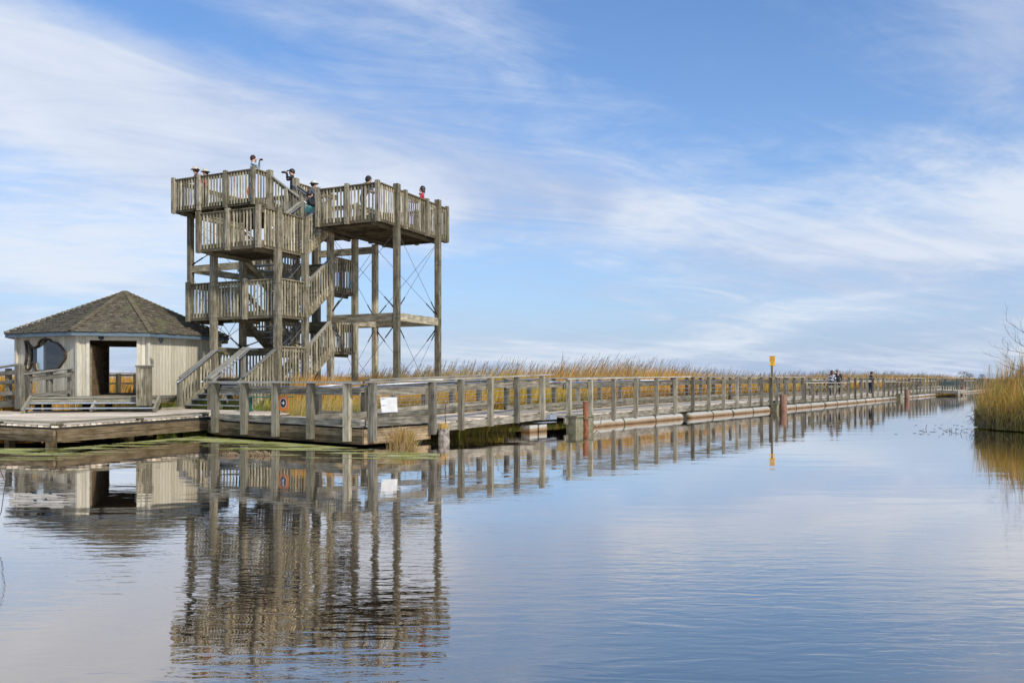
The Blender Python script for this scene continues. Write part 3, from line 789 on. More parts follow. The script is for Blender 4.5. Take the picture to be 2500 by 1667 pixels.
# ------------------------------------------------------------------ corner walkway (fixed deck on the land side)
fw = empty('corner_walkway', AB(0, 0), 'fixed timber walkway corner with stout posts and brown plank sides above the water', 'walkway')
DK = .50
def boards_ab(root, p0, p1, q0, q1, z, along='p', name='deck', mat=None, zf=None):
    m = MB()
    zf = zf or (lambda p: z)
    if along == 'q':      # boards run across (q) - stacked along p
        n = max(1, int(round((p1-p0)/.145)))
        for i in range(n):
            c = p0+(i+.5)*(p1-p0)/n; m.beam(AB(c, q0, zf(c)-.02), AB(c, q1, zf(c)-.02), (p1-p0)/n-.008, .04)
    else:
        n = max(1, int(round((q1-q0)/.145)))
        for i in range(n):
            c = q0+(i+.5)*(q1-q0)/n; m.beam(AB(p0, c, zf(p0)-.02), AB(p1, c, zf(p1)-.02), (q1-q0)/n-.008, .04)
    return m.build(name, mat or W_DECK, root)
boards_ab(fw, .16, 2.5, .16, 5.9, DK, 'q')
m = MB()
m.beam(AB(-.0, -.02, .345), AB(-.0, 5.95, .345), .05, .175); m.beam(AB(-.0, -.02, .165), AB(-.0, 5.95, .165), .05, .17)
m.split('fascia_board', W_FASC, fw)
m = MB()
m.beam(AB(0, -.02, .345), AB(2.3, -.02, .345), .05, .175); m.beam(AB(0, -.02, .165), AB(2.3, -.02, .165), .05, .17)
m.split('fascia_board', W_FASC, fw)
m = MB(); m.beam(AB(1.25, .12, .25), AB(1.25, 5.8, .25), 2.2, .42); m.build('underdeck_shade', BLACKH, fw)  # black block added so the gap above the fascia looks shaded
m = MB(); m.beam(AB(-.02, .05, .58), AB(-.02, 5.85, .58), .05, .15); m.build('kick_board', W_GREY, fw)
m = MB(); m.beam(AB(.05, -.04, .58), AB(2.2, -.04, .60), .05, .19); m.build('kick_board', W_GREY, fw)
m = MB(); m.beam(AB(2.5, 1.6, .60), AB(2.5, 4.6, .60), .06, .18); m.build('kick_board', W_GREY, fw)
m = MB(); m.beam(AB(.5, 2.35, .60), AB(2.3, 2.35, .62), .05, .2); m.build('kick_board', W_GREY, fw)
CZ = 1.53
m = MB(); m.beam(AB(-.07, -.14, CZ), AB(-.07, 6.0, CZ), .22, .045); m.build('cap_rail', W_CAP, fw)
m = MB(); m.beam(AB(-.13, -.10, CZ+.005), AB(2.45, -.10, CZ+.03), .22, .045); m.build('cap_rail', W_CAP, fw)
m = MB(); m.beam(AB(.02, .1, 1.30), AB(.02, 5.8, 1.30), .045, .15); m.build('rail_board', W_GREY, fw)
m = MB(); m.beam(AB(.1, .02, 1.30), AB(2.2, .02, 1.31), .045, .16); m.build('rail_board', W_GREY, fw)
m = MB(); m.tube([AB(.10, .12, 1.41), AB(.10, 5.75, 1.41)], .022, 8); m.build('handrail', STEEL, fw, True)
m = MB(); m.tube([AB(.12, .10, 1.42), AB(2.2, .10, 1.44)], .022, 8); m.build('handrail', STEEL, fw, True)
for s in (.42, 1.75, 3.12, 4.44, 5.78):
    m = MB(); m.beam(AB(-.09, s, .14), AB(-.09, s, CZ-.02), .17, .15); b = m; b.mi = 1
    for z in (.25, .5, 1.3): b.tube([AB(-.165, s+.02, z), AB(-.18, s+.02, z)], .013, 6)
    m.build('rail_post', [W_PALE, STEEL], fw)
for s in (.2, 2.28):
    m = MB(); m.beam(AB(s, -.12, .14 if s < 1 else .2), AB(s, -.12, CZ), .16, .16); b = m; b.mi = 1
    for z in (.28, .42, 1.3): b.tube([AB(s+.02, -.20, z), AB(s+.02, -.215, z)], .013, 6)
    m.build('rail_post', [W_GREY, STEEL], fw)
for s in (.7, 2.3):
    m = MB(); m.beam(AB(s, 2.42, .2), AB(s, 2.42, 1.45), .14, .14); m.build('rail_post', W_GREY, fw)
m = MB(); m.beam(AB(.6, 2.36, 1.30), AB(2.3, 2.36, 1.32), .045, .14); m.build('rail_board', W_GREY, fw)
m = MB(); m.tube([AB(.6, 2.28, 1.42), AB(2.3, 2.28, 1.5)], .022, 8); m.build('handrail', STEEL, fw, True)
w = MB()
for z in (.80, .98, 1.14): w.tube([AB(.25, .0, z), AB(2.2, .0, z)], .005, 5)
w.split('wire', STEEL, fw)

# ------------------------------------------------------------------ boardwalk sections
def section(name, label, cat, group, p0, p1, posts, zdeck, zcapn, zcapf, low=False, near=True, kick=True, zf0=None, handr=True, wires=True, qw=2.3, ends=True, stringer=(.20, .16)):
    """zdeck(p): deck height. rails along both edges"""
    r = empty(name, AB((p0+p1)/2, qw/2), label, cat, group)
    boards_ab(r, p0+.02, p1-.02, .02, qw-.02, 0, 'q' if p1-p0 < 12 else 'q', zf=zdeck)
    D = zdeck
    m = MB(); m.beam(AB(p0, -.02, D(p0)-.13), AB(p1, -.02, D(p1)-.13), .05, stringer[0]); m.build('edge_beam', W_GREY, r)
    m = MB(); m.beam(AB(p0, qw+.02, D(p0)-.13), AB(p1, qw+.02, D(p1)-.13), .05, stringer[0]); m.build('edge_beam', W_GREY, r)
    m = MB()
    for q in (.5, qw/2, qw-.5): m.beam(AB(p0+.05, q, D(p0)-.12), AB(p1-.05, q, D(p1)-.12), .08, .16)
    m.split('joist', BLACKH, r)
    for side, q, o, cz in (('near', 0, -1, zcapn), ('far', qw, 1, zcapf)):
        if side == 'near' and not near: continue
        qp = q+o*.10
        m = MB(); m.beam(AB(p0-.03, q+o*.08, cz(p0)), AB(p1+.03, q+o*.08, cz(p1)), .20, .042); m.build('cap_rail', W_CAP, r)
        lo = low and side == 'near'
        m = MB(); m.beam(AB(p0, q, cz(p0)-.25), AB(p1, q, cz(p1)-.25), .045, .15); m.build('rail_board', W_GREY, r)
        if handr and not lo:
            m = MB(); m.tube([AB(p0, q-o*.09, cz(p0)-.14), AB(p1, q-o*.09, cz(p1)-.14)], .022, 6); m.build('handrail', STEEL, r, True)
        if side == 'far' and kick:
            m = MB(); m.beam(AB(p0, q, D(p0)+.10), AB(p1, q, D(p1)+.10), .05, .13); m.beam(AB(p0, q, D(p0)+.245), AB(p1, q, D(p1)+.245), .05, .13); m.split('kick_board', W_GREY, r)
        if wires and p0 < 30 and not lo:
            w = MB()
            for k in range(3):
                w.tube([AB(p0, q, D(p0)+.38+.17*k+(.1 if side == 'far' else 0)), AB(p1, q, D(p1)+.38+.17*k+(.1 if side == 'far' else 0))], .005, 4)
            w.split('wire', STEEL, r)
        for p in posts:
            m = MB(); m.beam(AB(p, qp, D(p)-.235+random.uniform(-.02, .015)), AB(p+random.uniform(-.018, .018), qp+random.uniform(-.01, .01), cz(p)-.022), .14, .14); wm = W_GREY if random.random() < .7 else W_PALE; m.mi = 1
            if p < 18 and side == 'near':
                b = m
                for z in (D(p)-.16, D(p)-.07, cz(p)-.25): b.tube([AB(p+.02, qp-.07, z), AB(p+.02, qp-.085, z)], .013, 6)
            m.build('rail_post', [wm, STEEL], r)
    return r
o92 = 9.2
def lin(a, va, b, vb): return lambda p: va+(vb-va)*min(1, max(0, (p-a)/(b-a)))
# gangway
gd = lin(2.4, .47, 7.9, .615); gc = lin(2.3, 1.59, 7.9, 1.755); gcf = lin(2.3, 1.58, 7.9, 1.75)
g = section('gangway', 'sloping wooden gangway hinged between the fixed walkway and the floating boardwalk', 'gangway', None,
            2.4, 7.75, [3.44, 4.70, 5.95, 7.28], gd, gc, gcf, kick=True)
m = MB(); m.beam(AB(7.75, 1.15, .57), AB(8.6, 1.15, .50), 2.1, .03); m.build('hinge_plate', STEEL, g)
m = MB(); m.beam(AB(7.2, -.03, .44), AB(8.15, -.03, .42), .03, .15); m.beam(AB(7.2, .1, .28), AB(8.2, .1, .26), .2, .03); m.split('steel_bracket', STEEL, g)
m = MB(); m.tube([AB(7.3, .06, gc(7.5)-.14), AB(8.6, .06, 1.50)], .022, 8); m.build('handrail', STEEL, g, True)
m = MB(); m.beam(AB(.9, -.10, CZ+.02), AB(2.6, -.10, 1.60), .2, .045); m.build('cap_rail', W_CAP, g)
for p in (7.0, 7.5):
    m = MB(); m.beam(AB(p-.21, .2, .08), AB(p+.21, .2, .08), .32, .26); o = m.build('float_block', PONT, None)
    tag(o, 'small boxy float under the gangway, the '+('left' if p < 7.2 else 'right')+' one of the pair', 'float', 'float blocks under the gangway')
    o.name = 'float_block'
# floating boardwalk
fdz = lin(8.6, .41, 18.0, .52); fcz = lin(8.6, 1.61, 18.0, 1.715)
def cst(v): return lambda p: v
G = 'floating boardwalk sections'
specs = []
t_posts = [-.43, .894, 2.46, 4.11, 5.76, 7.425, 9.088, 10.74, 12.4, 14.03, 15.67, 17.3, 18.62, 19.58, 20.93, 22.45, 24.05]
section('boardwalk_section', 'nearest floating boardwalk section, beginning beside the rust coloured mooring pile', 'boardwalk', G,
        8.6, 18.0, [t+o92 for t in t_posts if t < 8.8], fdz, fcz, fcz)
section('boardwalk_section', 'second floating boardwalk section, ending at the post with the yellow notice', 'boardwalk', G,
        18.04, 28.1, [t+o92 for t in t_posts if 8.8 < t < 19], cst(.52), cst(1.715), cst(1.70))
section('boardwalk_section', 'short boardwalk section just beyond the yellow notice, behind the pale block and pile', 'boardwalk', G,
        28.45, 33.4, [t+o92 for t in t_posts if t > 19], cst(.52), cst(1.715), cst(1.70))
segs = [(33.5, 43.0, True, 'boardwalk section with lowered rail where the couple in plaid stands'),
        (43.1, 53.4, False, 'boardwalk section with high rail where the person in the black cap stands'),
        (53.5, 63.2, True, 'boardwalk section with lowered rail before the third mooring pile'),
        (63.3, 70.0, False, 'high railed boardwalk section just past the third mooring pile'),
        (70.1, 76.7, False, 'high railed boardwalk section ending at the green bench platform'),
        (76.8, 80.2, None, 'open boardwalk bay with no near rail beside the bench platform'),
        (80.3, 95.0, False, 'high railed boardwalk section behind the bench platform'),
        (95.1, 105.0, True, 'lowered rail boardwalk section beyond the farthest mooring pile'),
        (105.1, 121.0, False, 'distant high railed boardwalk section near the right reed clump'),
        (121.1, 136.0, True, 'farthest lowered rail boardwalk section in view'),
        (136.1, 156.0, False, 'last boardwalk section hidden partly behind the right reed clump')]
for a, b, low, lab in segs:
    L = b-a; n = max(2, int(round(L/1.66))+1); ps = [a+.1+(L-.2)*i/(n-1) for i in range(n)]
    section('boardwalk_section', lab, 'boardwalk', G, a, b, ps, cst(.52), cst(1.39 if low else 1.715), cst(1.70), low=bool(low), near=low is not None, wires=False, handr=a < 70)
# pontoon pipes
def pontoon(p0, p1, lab):
    r = empty('pontoon_float', AB((p0+p1)/2, .08), lab, 'float', 'pontoon floats under the boardwalk')
    m = MB(); L = p1-p0; rad = .185; n = int(L/.085); pts = []; rr = []
    if p0 < 40:
        for i in range(n*2+1): pts.append(AB(p0+L*i/(2*n), .04, .045)); rr.append(rad+(.006 if i % 2 else -.006))
    else: pts = [AB(p0, .04, .045), AB(p1, .04, .045)]; rr = [rad, rad]
    m.tube(pts, rr, 18); m.build('pipe', PONT, r, True)
    s = MB(); k = max(2, int(L/2.4))
    for i in range(1, k):
        p = p0+L*i/k; s.tube([AB(p-.03, .04, .045), AB(p+.03, .04, .045)], rad+.02, 18)
    s.split('strap', W_DARK, r)
    e = MB(); e.tube([AB(p1, .06, .03), AB(p1+.5, .06, .03)], rad-.04, 12); e.build('end_cap', BLACKH, r)
fl = [(9.9, 17.3, 'ribbed pipe float running right from the first rusty pile'), (18.1, 22.6, 'ribbed pipe float left of the mossy strap'), (22.9, 27.7, 'ribbed pipe float left of the yellow notice post'),
      (29.2, 37.4, 'pipe float right of the second mooring pile'), (37.9, 47.6, 'pipe float below the couple in plaid'), (48.1, 58.0, 'pipe float below the person in the black cap'),
      (59.3, 67.2, 'pipe float right of the third mooring pile'), (67.7, 76.5, 'pipe float just left of the bench platform'), (93.5, 104, 'pipe float beyond the farthest mooring pile'), (104.6, 118, 'pipe float near the right reed clump'), (118.5, 140, 'farthest pale pipe float of the row')]
for a, b, lab in fl: pontoon(a, b, lab)
# mooring blocks and piles
def block(p0, p1, z1, lab):
    m = MB(); m.beam(AB((p0+p1)/2, -.22, -.1), AB((p0+p1)/2, -.22, z1), .36, p1-p0, up=KA)
    # chamfered lip
    m.beam(AB(p0-.02, -.24, z1+.02), AB(p1+.02, -.24, z1+.02), .42, .05)
    o = m.build('mooring_block', LICHEN); tag(o, lab, 'block', 'lichen covered mooring blocks')
block(8.70, 9.8, .40, 'pale lichened block beside the first rust coloured pile'); block(27.9, 29.2, .34, 'green stained block beside the second mooring pile')
block(58.0, 59.2, .4, 'pale block left of the third mooring pile'); block(91.0, 93.0, .45, 'farthest pale block beside the bench platform')
def pile(x, Y, z1, rad, mat, lab, rope=False):
    X = (x-CX)/F*Y; r = empty('mooring_pile', V(X, Y, 0), lab, 'pile', 'rusty steel mooring piles')
    m = MB(); m.tube([V(X, Y, -.3), V(X, Y, .04), V(X, Y, z1)], rad, 20); m.build('pipe', mat, r, True)
    m = MB(); m.tube([V(X, Y, z1-.02), V(X, Y, z1+.015)], rad+.004, 20); m.tube([V(X, Y, .06), V(X, Y, .13)], rad+.006, 20); m.split('collar', mat, r)
    return r
p1_ = pile(1430, 25.9, .87, .088, RUST, 'slim bright rust pile tied with rope at the near end of the boardwalk')
pile(1912.5, 41.2, .80, .18, RUST2, 'thick faded rust pile beside the green stained block below the yellow notice')
pile(2214.5, 63.3, .80, .19, RUST2, 'brown mooring pile at the third boardwalk joint')
pile(2351, 88.0, .80, .21, RUST2, 'farthest brown mooring pile right of the bench platform')
m = MB(); c = at(1430, 0, 25.9); c.z = 0
ring = [c+V(math.cos(t)*.10, math.sin(t)*.10, .34-.03*math.sin(t+1)) for t in np.linspace(0, 2*PI, 14)]
m.tube(ring, .016, 6); pts = [c+V(-.1, -.08, .35), c+V(.12, -.12, .28), c+V(.28, -.05, .12), c+V(.36, .05, .06), c+V(.50, .15, .16), c+V(.55, .35, .36)]
m.tube(pts, .016, 6); o = m.build('mooring_rope', ROPE, None, True); tag(o, 'frayed brown rope looped round the slim rust pile', 'rope')

# bench platform
bpz = empty('bench_platform', AB(78.5, -1.2), 'small wooden platform jutting off the far boardwalk with benches on it', 'platform')
m = MB(); P8 = [AB(76.6, -.05), AB(76.6, -2.0), AB(82.5, -2.0), AB(82.5, -.05)]
for i in range(13): m.beam(AB(76.6, -.1-.145*i, .50), AB(82.5, -.1-.145*i, .50), .137, .04)
m.build('planks', W_DECK, bpz)
m = MB(); m.beam(AB(76.6, -2.02, .36), AB(82.5, -2.02, .36), .05, .3); m.beam(AB(76.55, -.05, .36), AB(76.55, -2.0, .36), .05, .3); m.beam(AB(82.55, -.05, .36), AB(82.55, -2.0, .36), .05, .3); m.split('fascia_board', W_GREY, bpz)
m = MB()
for p in (77.2, 80.3): m.tube([AB(p, -1.8, .05), AB(p+1.5, -1.8, .05)], .17, 12)
m.split('float', PONT, bpz)
def bench(c, d, lab, mat=GREENP, back=True, L=1.8, grp='green metal benches'):
    c = Vector(c); n = V(-d.y, d.x, 0); r = empty('bench', c, lab, 'bench', grp)
    m = MB()
    for k in range(5): m.beam(c-d*L/2+n*(.1*k-.2)+V(0, 0, .44), c+d*L/2+n*(.1*k-.2)+V(0, 0, .44), .075, .03)
    m.build('seat', mat, r)
    if back:
        m = MB()
        for k in range(4): m.beam(c-d*L/2+n*(.26+.03*k)+V(0, 0, .55+.1*k), c+d*L/2+n*(.26+.03*k)+V(0, 0, .55+.1*k), .03, .075)
        m.build('backrest', mat, r)
    for s in (-1, 1):
        m = MB(); e = c+d*(L/2-.2)*s
        m.beam(e, e+V(0, 0, .43), .07, .07); m.beam(e+n*.2+V(0, 0, .02), e-n*.2+V(0, 0, .02), .06, .04)
        m.build('leg', mat, r)
        if back:
            m = MB(); e = c+d*(L/2-.03)*s
            m.tube([e-n*.22+V(0, 0, .44), e-n*.22+V(0, 0, .68), e+n*.25+V(0, 0, .70), e+n*.27+V(0, 0, .55)], .022, 6); m.build('armrest', mat, r)
    return r
gp = plain('pale_green_paint', (0.10, 0.16, 0.15), .4)
bench(AB(77.4, -1.0, .52), KB, 'green bench with backrest at the left end of the far platform', gp, L=1.3)
bench(AB(80.6, -1.0, .52), KB, 'green bench with backrest at the middle of the far platform', gp, L=1.3)
bench(at(655, 1003, 25.2)+V(0, 0, .0), V(1, .05, 0).normalized(), 'backless dark green bench behind the corner walkway, left of the orange sign', back=False, L=1.5)

# ------------------------------------------------------------------ signs
sr = empty('arrow_sign', at(699, 985, 20.55), 'orange sign with white arrow in a black circle fixed to the walkway rail', 'sign')
c = AB(-.05, 2.84, .99); sx = -KB; nn = -KA
m = MB(); m.beam(c-sx*.18, c+sx*.18, .012, .375); m.build('panel', ORANGE, sr)
def disc(c, r, nrm, ax, mat, par, name, n=28, off=0, ry=None):
    m = MB(); up = V(0, 0, 1); ry = ry or r
    for k in range(n):
        t = 2*PI*k/n; m.v.append(c+nrm*off+ax*math.cos(t)*r+up*math.sin(t)*ry)
    m.quad(tuple(range(n)), tuple((0, 0) for _ in range(n)), .5); return m.build(name, mat, par)
cc = c+V(0, 0, .01)+sx*-.012
disc(cc, .128, nn, sx, WHITE, sr, 'ring', off=.009, ry=.128); disc(cc, .113, nn, sx, BLACK, sr, 'circle', off=.012, ry=.114)
m = MB(); A_ = lambda a, b: cc+nn*.016+sx*a+V(0, 0, b)
m.v = [A_(-.06, .016), A_(-.06, -.016), A_(.03, -.016), A_(.03, .016), A_(.0, .055), A_(.065, 0), A_(.0, -.055), A_(.022, -.045), A_(.01, .03), A_(.01, -.03)]
m.quad((0, 1, 2, 3), ((0, 0),)*4, .5); n0 = len(m.v)
m.v += [A_(.06, .0), A_(.012, .056), A_(-.008, .036), A_(.030, .0), A_(-.008, -.036), A_(.012, -.056)]
m.quad((n0, n0+1, n0+2, n0+3), ((0, 0),)*4, .5); m.quad((n0, n0+3, n0+4, n0+5), ((0, 0),)*4, .5)
m.build('arrow', WHITE, sr)
wp = MB(); q = [at(928, 969.5, 19.25), at(968.5, 969.5, 19.55), at(971, 1005, 19.57), at(932, 1007, 19.28)]
wp.v = q+[p-KB*-.012 for p in q]
wp.quad((0, 1, 2, 3), ((0, 0),)*4, .5); wp.quad((7, 6, 5, 4), ((0, 0),)*4, .5)
for k in range(4): j = (k+1) % 4; wp.quad((k, 4+k, 4+j, j), ((0, 0),)*4, .5)
o = wp.build('blank_sign', WHITEP); tag(o, 'blank white panel hanging crooked in the walkway rail right of the corner', 'sign')
ys = empty('notice_sign', AB(27.9, -.32), 'yellow notice on a tall grey post at the boardwalk edge', 'sign')
pz_ = AB(27.85, -.30)
m = MB(); X = (1884.5-CX)/F*41.0; pp = V(X, 41.0, 0); m.beam(pp+V(0, 0, .15), pp+V(0, 0, 2.45), .10, .10); m.build('post', W_POST, ys)
m = MB(); cz = pp+V(.0, -.06, 2.54); m.beam(cz-V(.155, 0, 0), cz+V(.155, 0, 0), .015, .47); m.build('panel', YELLOW, ys)
m = MB(); m.beam(cz-V(.16, -.002, -.242), cz+V(.16, .002, .242), .012, .016); m.beam(cz-V(.16, -.002, .242), cz+V(.16, .002, -.242), .012, .016); m.build('border', BLACK, ys)
m = MB()
for k, (zz, hh, ww) in enumerate(((.19, .032, .22), (.125, .028, .25), (.07, .028, .23), (.02, .014, .24), (-.02, .014, .25), (-.06, .014, .22), (-.115, .03, .12), (-.18, .026, .24))):
    x = -ww/2
    while x < ww/2-.01:
        w_ = random.uniform(.012, .045); e = min(ww/2, x+w_)
        m.beam(cz+V(x, -.012, zz), cz+V(e, -.012, zz), .004, hh); x = e+.010
m.build('lettering', BLACK, ys)

# ------------------------------------------------------------------ ground, water
def sheet(name, poly, z, mat, thick=None):
    m = MB(); n = len(poly)
    m.v = [V(p[0], p[1], z) for p in poly]
    m.quad(tuple(range(n)), tuple((p[0], p[1]) for p in poly), .5)
    if thick:
        m.v += [V(p[0], p[1], z-thick) for p in poly]
        for i in range(n):
            j = (i+1) % n; m.quad((i, i+n, j+n, j), ((0, 0), (0, 1), (1, 1), (1, 0)), .5)
    return m.build(name, mat)
w = sheet('water', [(-3000, -300), (3000, -300), (3000, 4000), (-3000, 4000)], 0, WATER); tag(w, 'calm rippled marsh water mirroring the sky', kind='structure')
gpoly = [AB(600, 3.0), AB(7.2, 3.0), AB(4.6, 2.8), AB(3.0, 2.75), AB(2.75, 3.2), AB(2.75, 6.3), T(-1.2, -.2), T(-1.2, 3.2), V(-12.6, 26.9, 0), V(-18, 26, 0), V(-45, 27, 0), V(-1500, 300, 0), V(-2500, 3500, 0), V(2500, 3500, 0)]
g_ = sheet('ground', [tuple(p)[:2] for p in gpoly], .10, SOIL, .5); tag(g_, kind='structure')

# ------------------------------------------------------------------ reeds (numpy blades)
def blades(name, P, Hh, W, lean, cbase, ctop, parent=None, broken=0.0, label=None, levels=(0, .35, .7, 1.0), tipw=.15, wind=(1.0, .15), rnd_=.5, curve=2.0, brk=(0.45, .75), bcol=(.50, .40, .24)):
    """P (N,3) roots; Hh heights; W widths; lean fraction; colours (N,3)"""
    N = len(P); S = len(levels)
    th = rng.uniform(0, PI, N); fx = np.cos(th)*W/2; fy = np.sin(th)*W/2*.6
    la = rng.normal(0, .5, N); lx = lean*(wind[0]+rnd_*np.cos(la*3)); ly = lean*(wind[1]+rnd_*1.2*np.sin(la*3))
    isb = rng.random(N) < broken
    bs = rng.uniform(brk[0], brk[1], N); ba = rng.uniform(0, 2*PI, N)
    v = np.zeros((N, S, 2, 3)); c = np.zeros((N, S, 2, 4)); c[..., 3] = 1
    for k, s in enumerate(levels):
        x = P[:, 0]+lx*Hh*s**curve; y = P[:, 1]+ly*Hh*s**curve; z = P[:, 2]+Hh*s*(1-.18*lean*s)
        over = np.clip(s-bs, 0, 1)
        bx = P[:, 0]+lx*Hh*np.minimum(s, bs)**curve+np.cos(ba)*over*Hh*.9; by = P[:, 1]+ly*Hh*np.minimum(s, bs)**curve+np.sin(ba)*over*Hh*.9
        bz = P[:, 2]+Hh*np.minimum(s, bs)-over*Hh*rng.uniform(.1, .9, N)
        x = np.where(isb, bx, x); y = np.where(isb, by, y); z = np.where(isb, np.maximum(bz, P[:, 2]+.02), z)
        wk = 1-(1-tipw)*s**1.5
        v[:, k, 0] = np.stack([x-fx*wk, y-fy*wk, z], 1); v[:, k, 1] = np.stack([x+fx*wk, y+fy*wk, z], 1)
        cc = cbase*(1-s)[..., None] + ctop*s if hasattr(s, 'shape') else cbase*(1-s)+ctop*s
        cc = np.where(isb[:, None], np.array(bcol)[None]*rng.uniform(.6, 1.15, (N, 1)), cc)
        c[:, k, :, :3] = cc[:, None, :]
    nv = N*S*2; idx = np.arange(nv).reshape(N, S, 2)
    q = np.stack([idx[:, :-1, 0], idx[:, :-1, 1], idx[:, 1:, 1], idx[:, 1:, 0]], -1).reshape(-1, 4)
    off = np.array(parent_origin(parent)); vv = v.reshape(-1, 3)-off
    me = bpy.data.meshes.new(name); me.vertices.add(nv); me.vertices.foreach_set('co', vv.ravel().astype(np.float32))
    me.loops.add(q.size); me.loops.foreach_set('vertex_index', q.ravel().astype(np.int32))
    me.polygons.add(len(q)); me.polygons.foreach_set('loop_start', np.arange(0, q.size, 4, dtype=np.int32)); me.polygons.foreach_set('loop_total', np.full(len(q), 4, np.int32))
    a = me.attributes.new('col', 'FLOAT_COLOR', 'POINT'); a.data.foreach_set('color', c.reshape(-1).astype(np.float32))
    me.materials.append(LEAF); me.update(calc_edges=True)
    o = bpy.data.objects.new(name, me); COL.objects.link(o)
    if parent: o.parent = parent
    return o
def pal(N, cols, wts, jit=.25):
    cols = np.array(cols); i = rng.choice(len(cols), N, p=np.array(wts)/sum(wts)); return cols[i]*rng.uniform(1-jit, 1+jit, (N, 1))
GOLD = (.82, .43, .06); ORG = (.78, .31, .045); TAN = (.82, .58, .27); BRN = (.24, .12, .045); GRN = (.30, .33, .035); YGR = (.58, .49, .055); DGR = (.06, .09, .015); PLUM = (.26, .20, .12)
def ab_pts(p, q, z=.08): return np.stack([K0.x+KA.x*p+KB.x*q, K0.y+KA.y*p+KB.y*q, np.full_like(p, z)], 1)
def lf(x, seed=0):   # smooth 1-D noise
    return (np.sin(x*.9+seed)+np.sin(x*.37+2.1*seed+1)+np.sin(x*1.9+seed*.7)*.6)/2.6
def project_ok(P):
    return (P[:, 1] > 5) & (P[:, 0]/P[:, 1] < .75) & (P[:, 0]/P[:, 1] > -.72)
def in_tower(P):
    rx = P[:, 0]-T0.x; ry = P[:, 1]-T0.y; r = rx*TR.x+ry*TR.y; l = rx*TL.x+ry*TL.y
    return (r > -2) & (r < 4.5) & (l > -.6) & (l < 3.4)
def in_pav(P): return (P[:, 0]-PC.x)**2+(P[:, 1]-PC.y)**2 < 4.3**2
def hfun(p, q):
    h = np.interp(p, [0, 8, 11, 14, 19, 26, 34, 38, 46, 60, 80, 150], [1.55, 1.62, 1.72, 1.85, 2.02, 2.22, 2.25, 1.85, 1.72, 1.8, 2.0, 1.9])
    return np.clip(.60+.44*(q-3.1)/4.5, .5, 1.04)*h*(1+.11*lf(p*1.3, 3)+.07*lf(p*4.1, 6)+.07*lf(q*2+p, 1))
# dense strip right behind the boardwalk (p from gangway outward)
N = 62000
u = rng.random(N); p = 4.0+(150-4.0)*u**1.9; q = 3.1+rng.random(N)**1.15*9.0
P = ab_pts(p, q); k = project_ok(P) & ~in_tower(P); P = P[k]; p = p[k]; q = q[k]; n = len(P)
dist = P[:, 1]; hh = hfun(p, q)*rng.uniform(.62, 1.06, n); ww = .016+.0007*dist
patch = (lf(p*.8, 5)+lf(q*1.5+p*.3, 2))[:, None]*.5
cb = pal(n, [GRN, YGR, GOLD, TAN], [3, 4, 4, 2]); ct = pal(n, [GOLD, ORG, TAN, YGR, BRN], [5, 5, 2.2, 2, 1])
ct = ct*(1+.15*patch); gp_ = np.clip(lf(p*.55, 8)*1.2+lf(q*1.1+p*.5, 4)*.6-.15, 0, 1)[:, None]; ct = ct*(1-gp_*.7)+np.array(YGR)*gp_*.7; dk = (rng.random(n) < .12)[:, None]; ct = np.where(dk, np.array(BRN)*.7, ct)
blades('reed_bed', P, hh, ww, rng.uniform(.05, .28, n), cb, ct, broken=.10)
tag(bpy.data.objects['reed_bed'], 'thick band of golden cattails behind the floating boardwalk', kind='stuff')
# plumes rising above
N = 4200; u = rng.random(N); p = 6+(140-6)*u**1.8; q = 6+rng.random(N)*6
P = ab_pts(p, q); k = project_ok(P) & ~in_tower(P); P = P[k]; p = p[k]; q = q[k]; n = len(P)
hh = hfun(p, q)*rng.uniform(1.0, 1.24, n)
o = blades('reed_plumes', P, hh, .007+.0003*P[:, 1], rng.uniform(.12, .38, n), pal(n, [YGR, TAN], [1, 1]), pal(n, [PLUM, BRN, (.12, .12, .07)], [2, 1, 1]), tipw=.9)
tag(o, 'dark feathery reed plumes waving above the cattails', kind='stuff')
# reeds behind the tower and pavilion out to the horizon
def band(name, label, N, x0, x1, y0, y1, h, wk, pw=1.6, seed=0, cbw=(2, 3, 4, 2), excl=True):
    Y = y0+(y1-y0)*rng.random(N)**pw; X = (x0+(x1-x0)*rng.random(N))*Y
    P = np.stack([X, Y, np.full(N, .08)], 1)
    rx = X-K0.x; ry = Y-K0.y; q = rx*KB.x+ry*KB.y; p = rx*KA.x+ry*KA.y
    k = (q > 9.5)
    if excl: k &= ~in_tower(P) & ~in_pav(P)
    P = P[k]; n = len(P); hh = h*rng.uniform(.7, 1.08, n)*(1+.05*lf(P[:, 0]*.7, seed)+.04*lf(P[:, 1]*.5+P[:, 0]*.2, seed+1))
    o = blades(name, P, hh, .014+wk*P[:, 1], rng.uniform(.05, .25, n), pal(n, [GRN, YGR, GOLD, TAN], cbw), pal(n, [GOLD, ORG, TAN, YGR, BRN], [5, 6, 2, 1, 1]), broken=.05)
    tag(o, label, kind='stuff'); return o
band('reed_marsh', 'wide marsh of orange brown reeds stretching behind the tower to the horizon', 66000, -1.15, .62, 37, 160, 1.80, .0010)
band('horizon_reeds', 'distant flat reed marsh along the horizon', 42000, -1.2, .85, 150, 700, 2.1, .0016, pw=1.3, excl=False)
